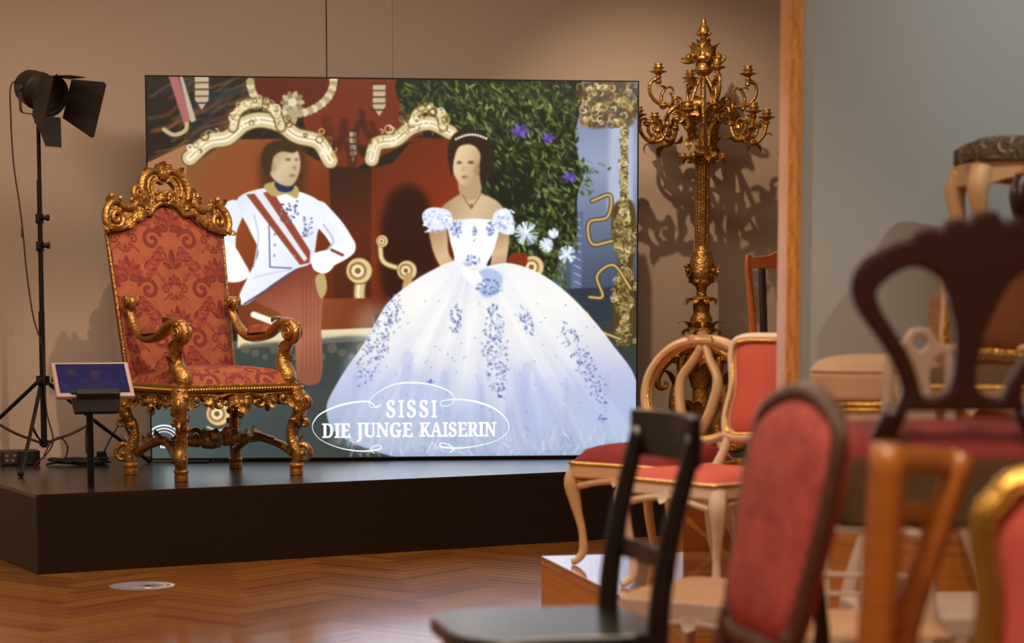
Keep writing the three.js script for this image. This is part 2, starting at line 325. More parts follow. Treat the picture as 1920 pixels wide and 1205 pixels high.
// ------------------------------------------------------------------ backlit picture panel (a generic court scene in the same colours)
{
  const LBW = 2.705, LBH = 2.085, CW = 2048, CH = 1580;
  const tex = canvasTexture(CW, CH, (c) => {
    // drawing units: the print's own grid, 930 wide and 722 high, origin at the upper left
    const P = (x, y) => { const t = 138 + 0.0247 * (x - 269), b = 866 - 0.0077 * (x - 269), v = (y - t) / (b - t), l = 269 + 15 * v, r = 1199 - 5 * v; return [CW * (x - l) / (r - l), CH * v]; };
    const k = CW / 930;
    const path = (pts, close = true) => { c.beginPath(); pts.forEach(([x, y], i) => { const q = P(x, y); if (i) c.lineTo(...q); else c.moveTo(...q); }); if (close) c.closePath(); };
    const curve = (pts, close) => smooth2(pts, pts.length * 10, close);
    const fill = (pts, col, soft = true, blur = 0) => { c.save(); if (blur) c.filter = `blur(${blur}px)`; path(soft ? curve(pts, true) : pts); c.fillStyle = col; c.fill(); c.restore(); };
    const line = (pts, col, w, soft = true) => { path(soft ? curve(pts, false) : pts, false); c.strokeStyle = col; c.lineWidth = w * k; c.lineCap = 'round'; c.lineJoin = 'round'; c.stroke(); };
    const dot = (x, y, rx, ry, col, a = 0) => { const q = P(x, y); c.beginPath(); c.ellipse(q[0], q[1], rx * k, ry * k, a, 0, 7); c.fillStyle = col; c.fill(); };
    const grad = (x0, y0, x1, y1, ...st) => { const a = P(x0, y0), b = P(x1, y1), g = c.createLinearGradient(...a, ...b); st.forEach((s, i) => g.addColorStop(i / (st.length - 1), s)); return g; };
    c.fillStyle = '#1c1a14'; c.fillRect(0, 0, CW, CH);
    // hangings
    fill([[262, 130], [640, 130], [640, 330], [262, 360]], '#211d17', false);
    for (let i = 0; i < 60; i++) { const x = rr(270, 420), y = rr(150, 300); c.globalAlpha = 0.5; line([[x, y], [x + rr(20, 60), y - rr(5, 30)], [x + rr(60, 110), y - rr(25, 70)]], ['#6d4027', '#22323a', '#83502d', '#1a2529'][i % 4], rr(3, 9)); } c.globalAlpha = 1;
    fill([[272, 300], [345, 265], [352, 470], [276, 470]], '#a06f4b', false);
    fill([[310, 138], [328, 138], [352, 222], [340, 232]], '#a5605c', false); fill([[330, 138], [336, 138], [362, 222], [352, 226]], '#b3a689', false);
    fill([[560, 200], [640, 140], [760, 150], [800, 230], [690, 300], [620, 320]], '#6f2a19', true);
    fill([[470, 148], [630, 150], [590, 200], [500, 200]], '#5a2015', true);
    for (const [x, y, w, h] of [[372, 170, 26, 32], [704, 188, 24, 30], [655, 275, 13, 30], [610, 280, 12, 28]]) { fill([[x - w / 2, y - h], [x + w / 2, y - h], [x + w / 2, y + h * 0.4], [x, y + h], [x - w / 2, y + h * 0.4]], '#b9a888', false); for (let i = 0; i < 5; i++) line([[x - w / 2, y - h + i * h * 0.4], [x + w / 2, y - h + i * h * 0.4]], i % 2 ? '#59321f' : '#2a231b', 2.5, false); }
    for (let i = 0; i < 26; i++) { const a = Math.PI * (i / 25), x = 540 + 78 * Math.cos(a), y = 150 + 62 * Math.sin(a); dot(x, y, 8, 7, ['#cfc3a2', '#a99668'][i % 2], a); }
    for (let i = 0; i < 10; i++) { const a = i * 0.628; dot(541 + 15 * Math.cos(a), 190 + 14 * Math.sin(a), 8, 5, ['#b5a98a', '#8d7a50'][i % 2], a); } dot(541, 190, 8, 8, '#d8ccab'); fill([[532, 205], [550, 205], [546, 232], [536, 232]], '#a99a72', true);
    for (let i = 0; i < 14; i++) { c.globalAlpha = 0.5; c.filter = 'blur(4px)'; const x = rr(600, 700), y = rr(200, 300); line([[x, y], [x + rr(-20, 20), y + rr(15, 50)], [x + rr(-30, 30), y + rr(40, 90)]], ['#1a1310', '#2b1711', '#6b2415'][i % 3], rr(8, 18)); } c.globalAlpha = 1; c.filter = 'none';
    // blue grey salon at the right
    fill([[1075, 150], [1210, 150], [1210, 620], [1000, 620], [1050, 480]], grad(1080, 160, 1120, 600, '#6b7590', '#8f9bb4', '#5a6680', '#323c4c'), false);
    fill([[1145, 230], [1190, 230], [1190, 400], [1140, 400]], '#a9b2c8', false, 8);
    fill([[1068, 400], [1094, 400], [1090, 545], [1070, 545]], '#596886', false); for (let i = 0; i < 9; i++) line([[1076, 410 + i * 15], [1088, 416 + i * 15]], '#aab4c6', 2, false);
    fill([[1030, 545], [1200, 540], [1200, 620], [1030, 620]], '#2b3442', false);
    // dim floor
    fill([[270, 640], [720, 640], [1200, 600], [1200, 880], [270, 880]], grad(300, 680, 700, 860, '#525f5d', '#3c4746', '#343a38'), false);
    // foliage
    fill([[738, 150], [1085, 150], [1078, 260], [1086, 310], [1090, 340], [1082, 370], [1076, 460], [1030, 500], [1040, 560], [960, 520], [900, 430], [830, 260], [760, 220]], '#141c10', true);
    for (let i = 0; i < 3600; i++) {
      const t = rand(), x = rr(745, 1110) + (t > 0.92 ? rr(0, 45) : 0), y = rr(158, 560);
      if (x < 830 && y > 250) continue; if (y > 380 && x < 900) continue; if (y > 480 && (x < 980 || x > 1060)) continue; if (x > 1082 && (y < 300 || y > 370)) continue; if (Math.hypot(x - 955, y - 350) < 45 && t < 0.8) continue;
      c.globalAlpha = rr(0.35, 0.95); const q = P(x, y); c.save(); c.translate(...q); c.rotate(rr(0.2, 1.5) + (rand() < 0.3 ? 1.2 : 0)); c.beginPath(); c.ellipse(0, 0, rr(5, 11) * k * 0.8, rr(1.6, 3.6) * k * 0.8, 0, 0, 7); c.fillStyle = ['#3a4a20', '#53642c', '#2a381a', '#6b7a3a', '#435527', '#1f2b14', '#889654'][Math.floor(rand() * 7)]; c.fill(); c.restore();
    } c.globalAlpha = 1;
    for (const [x, y, s] of [[972, 248, 1], [1026, 262, 0.75], [1067, 335, 0.8]]) for (let i = 0; i < 6; i++) { const a = i * 1.05; dot(x + 10 * s * Math.cos(a), y + 7 * s * Math.sin(a), 9 * s, 4.5 * s, ['#5d4398', '#6f55b0', '#4b3582'][i % 3], a); }
    // gilt stand at the right edge
    const gilt = ['#5f4a22', '#9a7f3f', '#c9b478', '#40301a', '#e0d3a4'];
    fill([[1085, 168], [1195, 166], [1196, 225], [1180, 245], [1160, 240], [1110, 245], [1090, 220]], 'rgba(74,54,30,0.75)', true, 3); fill([[1155, 385], [1186, 380], [1196, 440], [1188, 520], [1194, 600], [1180, 650], [1160, 640], [1150, 560], [1160, 500], [1148, 440]], '#4f3d1c', true, 3);
    for (const [x, y] of [[1108, 175], [1140, 172], [1128, 205], [1168, 195], [1100, 230], [1160, 235], [1186, 210]]) { dot(x, y, 13, 10, '#6f5630'); dot(x - 2, y - 2, 8, 6, '#a58a58'); dot(x - 3, y - 4, 3.5, 2.5, '#e2d3a6'); }
    line([[1172, 240], [1173, 340], [1170, 390]], '#5e5036', 13, false); line([[1169, 240], [1170, 390]], '#a6976e', 3, false);
    for (let i = 0; i < 1100; i++) { const y = rr(160, 650), w = y < 240 ? 55 : y < 385 ? 3 : 15 + 10 * Math.sin(y * 0.06), x = (y < 240 ? 1140 : 1172) + rr(-w, w); c.globalAlpha = rr(0.5, 1); const a0 = rr(0, 6), r = rr(2, 7), q = P(x, y); c.beginPath(); c.arc(q[0], q[1], r * k, a0, a0 + rr(2, 4.5)); c.lineWidth = rr(1, 3) * k; c.strokeStyle = gilt[i % 5]; c.stroke(); } c.globalAlpha = 1;
    for (const s of [[[1110, 380], [1145, 370], [1140, 410], [1105, 420], [1110, 460], [1150, 455]], [[1185, 545], [1150, 500], [1120, 520], [1130, 560], [1105, 560]], [[1165, 640], [1120, 620], [1100, 590]]]) { line(s, '#4a371b', 9); line(s, '#a98a4a', 5); line(s, '#dccb96', 1.6); }
    // red chair backs
    fill([[344, 312], [400, 275], [430, 258], [520, 258], [590, 300], [625, 316], [630, 560], [346, 560]], grad(346, 300, 640, 520, '#82512c', '#8c4520', '#752e10', '#5f230c'), false);
    fill([[684, 316], [730, 305], [770, 258], [850, 262], [900, 470], [684, 600]], grad(690, 300, 880, 520, '#5f2410', '#7d2d10', '#42160a'), false);
    fill([[720, 372], [760, 345], [795, 372], [800, 560], [720, 560]], '#2c1109', true, 14);
    fill([[610, 310], [690, 316], [690, 600], [620, 600]], grad(610, 320, 690, 560, '#2e1a12', '#5a210f', '#4a1a0c'), false);
    fill([[480, 300], [500, 268], [560, 268], [545, 420], [500, 400]], '#4a2a19', true, 16);
    const crest = (pts, w) => { line(pts, '#5f4a25', w + 8); line(pts, '#cbbb8e', w + 3); line(pts, '#efe7cd', w * 0.5); line(pts, '#a68b4d', 2); for (let i = 0; i < 30; i++) { const s = curve(pts, false), p = s[Math.floor(rand() * s.length)], q = P(p[0] + rr(-w, w) * 0.5, p[1] - rr(-6, w)); c.beginPath(); c.arc(q[0], q[1], rr(3, 8) * k, rr(0, 6), rr(7, 10)); c.lineWidth = rr(1.5, 3.2) * k; c.strokeStyle = ['#f2ead0', '#b59a58', '#6b5429', '#d9caa0'][i % 4]; c.stroke(); } };
    crest([[350, 292], [385, 262], [420, 255], [450, 230], [480, 222], [520, 232], [548, 252], [590, 265], [612, 300]], 24);
    crest([[430, 236], [440, 205], [475, 190], [508, 206], [520, 236]], 12); line([[302, 238], [320, 248], [342, 240], [345, 228]], '#b9a774', 8);
    crest([[690, 298], [700, 270], [735, 262], [765, 240], [800, 232], [840, 250]], 22); crest([[766, 232], [775, 212], [795, 205], [818, 216], [826, 240]], 10);
    // gilt arms
    const roll = (x, y, r) => { dot(x, y, r, r, '#6b4c26'); dot(x, y, r * 0.92, r * 0.92, '#d8c08c'); dot(x - r * 0.1, y, r * 0.66, r * 0.66, '#9a7240'); dot(x - r * 0.1, y, r * 0.46, r * 0.46, '#e9dab2'); dot(x - r * 0.1, y, r * 0.22, r * 0.22, '#7b5a30'); };
    line([[672, 510], [668, 560], [684, 600], [690, 640]], '#6d5430', 24); line([[672, 510], [668, 560], [684, 600], [690, 640]], '#cdb67f', 18); line([[668, 520], [666, 560], [680, 600]], '#f1e8cb', 4); roll(667, 508, 26);
    line([[706, 455], [712, 490], [745, 505]], '#7b5c33', 12); line([[706, 455], [712, 490], [745, 505]], '#dcc894', 7); roll(710, 452, 12); roll(757, 508, 20); line([[760, 520], [752, 560]], '#b3935a', 16); roll(996, 503, 23); fill([[955, 478], [985, 480], [980, 505], [950, 500]], '#7d2d14', true);
    fill([[440, 622], [700, 612], [700, 640], [440, 655]], '#d9cba3', false); fill([[440, 560], [690, 560], [695, 616], [440, 626]], grad(450, 560, 690, 610, '#6e3217', '#8a4a26', '#6b2a10'), false);
    for (let i = 0; i < 14; i++) roll(455 + i * 18, 655 + (i % 3) * 8, 10 - (i % 3) * 2);
    fill([[430, 660], [560, 640], [700, 640], [700, 700], [430, 720]], 'rgba(52,62,60,0.75)', true, 6);
    line([[470, 590], [560, 625]], '#efe9d8', 12, false);
    // seated figure in a white tunic
    fill([[545, 505], [575, 490], [600, 520], [596, 600], [592, 720], [556, 720], [545, 640], [520, 590], [470, 560], [500, 530]], grad(520, 500, 600, 700, '#6f2c1a', '#9a5540', '#a9684c', '#8a4f3a'), true);
    for (let i = 0; i < 5; i++) line([[560 + i * 8, 520], [562 + i * 7, 600], [560 + i * 8, 700]], 'rgba(90,38,24,0.35)', 2);
    const tunic = grad(430, 380, 600, 520, '#d3d9ea', '#eff2fb', '#dfe4f2', '#c9d0e4');
    line([[432, 392], [418, 430], [416, 470]], '#dfe4f2', 40); fill([[400, 455], [425, 452], [452, 490], [462, 515], [440, 528], [405, 520]], '#f1f3fa', true);
    fill([[438, 372], [490, 350], [556, 358], [598, 384], [588, 440], [577, 492], [548, 504], [505, 532], [450, 572], [442, 560], [462, 512], [478, 470], [462, 430]], tunic, true);
    line([[590, 396], [620, 430], [640, 462]], '#e6eaf5', 42); line([[636, 470], [606, 486]], '#eef1f9', 34, false); line([[600, 420], [618, 452], [606, 470]], '#b4bcd2', 4); line([[612, 405], [640, 440], [655, 466]], '#f8faff', 6);
    line([[470, 400], [478, 440], [470, 500]], '#bcc4d8', 3); line([[498, 420], [500, 500], [540, 502]], '#39426e', 2, false); line([[452, 570], [510, 532], [548, 505]], '#39426e', 3); line([[470, 520], [500, 512], [540, 505]], '#b9c1d6', 2);
    fill([[585, 520], [600, 512], [606, 545], [596, 560]], '#b6a06a', true);
    fill([[455, 362], [505, 357], [575, 470], [574, 492], [556, 496]], '#8c4029', false); fill([[470, 360], [486, 358], [570, 484], [564, 490]], '#dcdde4', false);
    for (const [x, y] of [[509, 438], [509, 458], [508, 478], [545, 480]]) dot(x, y, 2.6, 2.6, '#8d93a8');
    for (let i = 0; i < 34; i++) dot(rr(520, 552), rr(375, 415), 2, 1.6, ['#4a5078', '#8f95b4', '#2c3050'][i % 3], rr(0, 3)); for (let i = 0; i < 30; i++) dot(570 + rr(-10, 10), 420 + rr(-14, 22), 2.2, 1.8, ['#5a6288', '#9aa2be'][i % 2]);
    line([[615, 468], [636, 478]], '#7e2e2a', 5, false); fill([[578, 478], [610, 470], [622, 492], [605, 512], [582, 505]], '#f6f7fb', true);
    fill([[488, 346], [512, 338], [552, 350], [550, 370], [530, 362], [505, 366]], '#b39b5e', true); fill([[508, 340], [545, 340], [540, 356], [516, 356]], '#23284a', true);
    // plain head, no portrait
    fill([[492, 300], [497, 278], [520, 270], [548, 278], [556, 300], [553, 325], [540, 346], [520, 344], [502, 328]], grad(495, 280, 556, 340, '#9c8765', '#cdb794', '#b7a07b'), true, 2);
    fill([[487, 318], [484, 285], [500, 265], [530, 261], [553, 274], [545, 284], [520, 282], [506, 292], [502, 318], [494, 326]], '#3a2a18', true, 2);
    for (const [x, y, w, h, col] of [[533, 297, 5, 2.2, '#4e3b26'], [549, 297, 3, 2, '#4e3b26'], [545, 313, 2.5, 5, '#8e7654'], [541, 327, 6, 1.8, '#6f5038'], [506, 312, 4, 8, '#a98f6a']]) { c.save(); c.filter = 'blur(3px)'; dot(x, y, w, h, col); c.restore(); }
    // seated figure in a wide ball gown
    fill([[820, 395], [845, 372], [868, 362], [898, 365], [930, 380], [942, 400], [910, 420], [870, 425], [835, 415]], grad(830, 370, 940, 420, '#a58a66', '#d0b591', '#b6987a'), true, 2);
    fill([[800, 420], [830, 430], [838, 480], [880, 525], [865, 545], [820, 500], [803, 460]], grad(800, 430, 870, 520, '#a88257', '#d3b48c', '#9d7a55'), true, 2);
    fill([[925, 428], [948, 432], [948, 480], [935, 530], [915, 528], [918, 480]], grad(920, 430, 948, 520, '#a37d55', '#cfb18a', '#96744f'), true, 2);
    fill([[856, 330], [895, 330], [892, 372], [862, 372]], '#b3956d', true, 2);
    fill([[842, 300], [850, 278], [872, 272], [894, 280], [898, 306], [890, 332], [868, 350], [850, 336]], grad(842, 300, 898, 320, '#e0c79c', '#cfb288', '#a98b63'), true, 2);
    fill([[838, 318], [834, 280], [845, 254], [872, 243], [902, 254], [914, 285], [912, 330], [900, 352], [894, 318], [896, 290], [880, 272], [856, 276], [846, 300], [842, 330]], '#2a1b10', true, 2);
    for (const [x, y, w, h, col] of [[856, 306, 5, 2.2, '#3d2b1c'], [878, 306, 6, 2.2, '#3d2b1c'], [864, 318, 2.5, 5, '#b3936a'], [866, 333, 6, 2, '#7a3a30'], [890, 320, 5, 12, '#a2835c']]) { c.save(); c.filter = 'blur(3px)'; dot(x, y, w, h, col); c.restore(); }
    for (let i = 0; i < 12; i++) dot(850 + i * 5.2, 262 - 8 * Math.sin(i / 11 * 3.1), 2.6, 2.6, '#e6ddca');
    line([[862, 366], [878, 388], [898, 366]], '#7a5a30', 1.6); dot(879, 388, 4, 5, '#8b6a38');
    fill([[836, 418], [870, 412], [900, 412], [930, 420], [922, 470], [908, 500], [905, 530], [850, 530], [846, 480], [838, 450]], grad(840, 420, 925, 500, '#dfe2ee', '#fafbff', '#e3e6f2'), true);
    fill([[786, 402], [800, 390], [838, 398], [842, 425], [815, 432], [792, 424]], '#dfe4f2', true, 1); fill([[922, 402], [945, 392], [958, 408], [960, 440], [940, 440], [922, 425]], '#dfe4f2', true, 1);
    for (let i = 0; i < 140; i++) dot(rr(0, 1) < 0.5 ? rr(790, 840) : rr(922, 962), rr(396, 436), rr(1, 4), rr(1, 3), ['#f6f8ff', '#9fb0d4', '#c7d0e6'][i % 3]);
    const flowers = [];
    // the skirt
    fill([[800, 510], [850, 490], [905, 500], [950, 495], [1010, 515], [1060, 550], [1110, 600], [1150, 650], [1193, 712], [1200, 800], [1190, 862], [900, 866], [760, 866], [690, 850], [620, 812], [606, 770], [630, 715], [680, 640], [720, 570], [760, 535]], grad(860, 500, 880, 860, '#e9e8ea', '#ecebe8', '#dddbe2', '#b9bfda', '#9faccd', '#97a8c4'), true);
    for (let i = 0; i < 90; i++) { const t = i / 89, x1 = 620 + t * 580, y1 = 850 - 90 * Math.pow(Math.abs(t - 0.45), 2); c.globalAlpha = 0.1; line([[850 + t * 90, 515], [(850 + t * 90 + x1) / 2 + rr(-16, 16), 660 + rr(-10, 20)], [x1, y1]], ['#ffffff', '#c6cbe0', '#fbf8ec', '#aeb9da'][i % 4], rr(10, 26)); } c.globalAlpha = 1;
    for (const [x0, x1, y] of [[640, 720, 700], [750, 850, 720], [860, 900, 740], [960, 1040, 735], [1080, 1190, 760]]) fill([[x0, y + 40], [x0 + 12, y - 40], [(x0 + x1) / 2, y], [x1 - 8, y - 30], [x1, y + 60], [(x0 + x1) / 2, y + 90]], 'rgba(176,190,222,0.5)', true, 18);
    for (const [x, y, r] of [[700, 640, 60], [800, 600, 70], [880, 640, 60], [960, 600, 70], [1040, 640, 70], [860, 720, 40], [930, 720, 40]]) fill([[x - r * 0.5, y - r], [x + r * 0.4, y - r], [x + r * 0.6, y + r * 0.6], [x, y + r * 1.3], [x - r * 0.6, y + r * 0.5]], 'rgba(246,243,236,0.28)', true, 26);
    for (const [x, y] of [[660, 740], [760, 700], [830, 735], [900, 760], [985, 720], [1060, 745], [1140, 740]]) line([[x, y - 30], [x + rr(-8, 8), y + 30], [x + rr(-16, 16), y + 100]], 'rgba(150,164,206,0.25)', rr(8, 20));
    fill([[884, 520], [912, 505], [938, 520], [930, 550], [905, 560]], '#a9bde0', true, 3); fill([[862, 512], [890, 510], [905, 540], [880, 535]], '#f4f3f0', true, 2);
    flowers.push([705, 640, 32, 90, 170, -0.5], [925, 660, 30, 90, 190, 0.1], [1095, 685, 26, 80, 150, 0.65], [850, 600, 14, 30, 50, 0], [985, 605, 14, 28, 40, 0.4], [850, 430, 14, 16, 36, 0], [915, 432, 9, 14, 24, 0], [885, 440, 4, 16, 14, 0], [880, 490, 22, 10, 30, 0], [915, 540, 28, 16, 50, 0], [800, 720, 10, 6, 10, 0], [1130, 790, 8, 10, 10, 0]);
    for (const [x, y, rx, ry, n, tilt] of flowers) for (let i = 0; i < n * 1.3; i++) { const a = rr(0, 6.3), r = Math.sqrt(rand()), u = r * Math.cos(a) * rx * (0.5 + 0.5 * rand()), v = r * Math.sin(a) * ry; c.globalAlpha = rr(0.5, 0.95); dot(x + u + v * Math.sin(tilt) * 0.8, y + v, rr(1.2, 4), rr(0.9, 2), ['#4b5596', '#6f7fbb', '#8a9acb', '#5a5f8e', '#a4b2d8'][i % 5], rr(0, 3)); }
    for (let i = 0; i < 60; i++) dot(rr(680, 1130), rr(560, 780), 1.3, 1.1, '#5a649a'); c.globalAlpha = 1;
    for (let i = 0; i < 160; i++) { c.globalAlpha = rr(0.15, 0.5); const x = rr(640, 1185), y = rr(800, 860); line([[x, y], [x + rr(-12, 12), y + rr(6, 24)]], ['#dfe6f4', '#93a6c6', '#7b8fae', '#eef3fb'][i % 4], rr(1, 4)); } c.globalAlpha = 1;
    for (const [x, y, r] of [[985, 440, 22], [1022, 462, 13], [1062, 480, 16], [1036, 440, 9]]) for (let i = 0; i < 40; i++) { const a = rr(0, 6.3); c.globalAlpha = 0.8; line([[x, y], [x + r * Math.cos(a), y + r * Math.sin(a)]], ['#f2f5fa', '#b9cbe6', '#dbe6f4'][i % 3], 2.6, false); } c.globalAlpha = 1;
    // gilt ball foot seen on the print's floor
    roll(405, 780, 24); line([[385, 805], [405, 812], [425, 805]], '#e6dcb8', 3);
    { const copy = document.createElement('canvas'); copy.width = CW; copy.height = CH; copy.getContext('2d').drawImage(c.canvas, 0, 0); c.save(); c.filter = 'blur(2.4px)'; c.drawImage(copy, 0, 0); c.restore(); c.globalAlpha = 0.05; for (let i = 0; i < 9000; i++) { c.fillStyle = i % 2 ? '#ffffff' : '#000000'; c.fillRect(rr(0, CW), rr(0, CH), rr(1, 5), rr(1, 5)); } c.globalAlpha = 1; }
    // lettering and its looped frame
    const W = 'rgba(246,247,252,0.96)';
    const word = (s, x0, x1, y, h) => { const a = P(x0, y), b = P(x1, y); c.save(); c.font = 'bold 200px serif'; const w = c.measureText(s).width; c.translate(a[0], a[1]); c.scale((b[0] - a[0]) / w, h * k / 146); c.fillStyle = W; c.strokeStyle = W; c.lineWidth = 5; c.fillText(s, 0, 0); c.strokeText(s, 0, 0); c.restore(); };
    let x = 718; for (const [ch, w] of [['S', 19], ['I', 11], ['S', 19], ['S', 19], ['I', 11]]) { word(ch, x, x + w, 787, 33); x += w + 4.4; }
    word('DIE', 598, 652, 826, 28); word('JUNGE', 664, 769, 825, 28); word('KAISERIN', 781, 927, 824, 28);
    const loop = (pts, ws) => { const s = smooth2(pts, pts.length * 14, false); for (let i = 0; i < s.length - 1; i++) { const f = i / (s.length - 1) * (ws.length - 1), j = Math.min(ws.length - 2, Math.floor(f)); line([s[i], s[i + 1]], W, ws[j] + (ws[j + 1] - ws[j]) * (f - j), false); } };
    loop([[709, 763], [690, 768], [686, 757], [705, 738], [735, 724], [772, 721], [815, 728], [842, 742], [847, 755], [838, 764], [822, 765], [821, 758], [845, 753], [890, 758], [930, 775], [949, 797], [950, 812], [930, 830], [890, 842], [845, 846], [820, 842], [822, 837], [838, 840], [846, 848], [838, 855]], [1.2, 1.2, 1.2, 1.6, 2.4, 3.2, 3, 2, 1.2, 1.2, 1.2, 1.2, 2.4, 4.2, 3.2, 2, 1.2, 1.2, 2, 3, 3, 2, 1.5, 1.5, 1.5]);
    loop([[709, 763], [700, 768], [688, 758], [660, 758], [620, 768], [590, 785], [580, 805], [590, 825], [620, 842], [660, 851], [690, 851], [710, 846], [706, 841], [692, 843], [690, 852], [697, 856]], [1.2, 2, 3, 3.8, 3.6, 2.4, 1.2, 1.2, 1.6, 2.6, 3.2, 2, 1.4, 1.4, 1.4, 1.4]);
    // round mark in the lower left corner
    for (const [r, w] of [[36, 3], [30, 2.4], [24, 1.6]]) { const s = []; for (let a = 2.62; a >= 0.52; a -= 0.1) s.push([305 + r * 0.95 * Math.cos(a), 838 - r * Math.sin(a)]); line(s, W, w); }
    word('unA', 297, 330, 846, 9);
  });
  const o = thing('backlit_picture_panel', 'large glowing panel picturing a couple in white before red chairs', 'light box', [-1.989, STAGE + 0.012, -11.15], Math.atan2(0.282, 2.695));
  const fr = 0.008, D = 0.075;
  const glow = new THREE.MeshPhysicalMaterial({ color: 0x000000, roughness: 0.35, emissive: 0xffffff, emissiveMap: tex, emissiveIntensity: 1.15 });
  const g = new THREE.PlaneGeometry(LBW - 2 * fr, LBH - 2 * fr); g.translate(LBW / 2, LBH / 2, D / 2 - 0.001);
  part('printed_fabric', g, glow, o, true);
  part('back_board', box(LBW - 0.012, LBH - 0.012, D - 0.012, [LBW / 2, LBH / 2, -0.006], [0, 0, 0], 0), mat('#3a332e', 0.7), o);
  const frame = mat('#241d19', 0.4, 0.5);
  for (const [w, h, x, y] of [[LBW, fr, LBW / 2, LBH - fr / 2], [LBW, fr, LBW / 2, fr / 2], [fr, LBH - 2 * fr, fr / 2, LBH / 2], [fr, LBH - 2 * fr, LBW - fr / 2, LBH / 2]]) part('frame_bar', box(w, h, D, [x, y, 0], [0, 0, 0], 0.0015), frame, o);
  for (const x of [0.22, LBW - 0.25]) part('foot', box(0.2, 0.011, 0.24, [x, -0.0065, 0.02]), M.black, o);
  const L = new THREE.RectAreaLight(new THREE.Color(0.82, 0.88, 1), 0.42, LBW * 0.94, LBH * 0.94);
  L.position.set(LBW / 2, LBH / 2, D / 2 + 0.012); L.rotation.y = Math.PI; o.add(L);
}
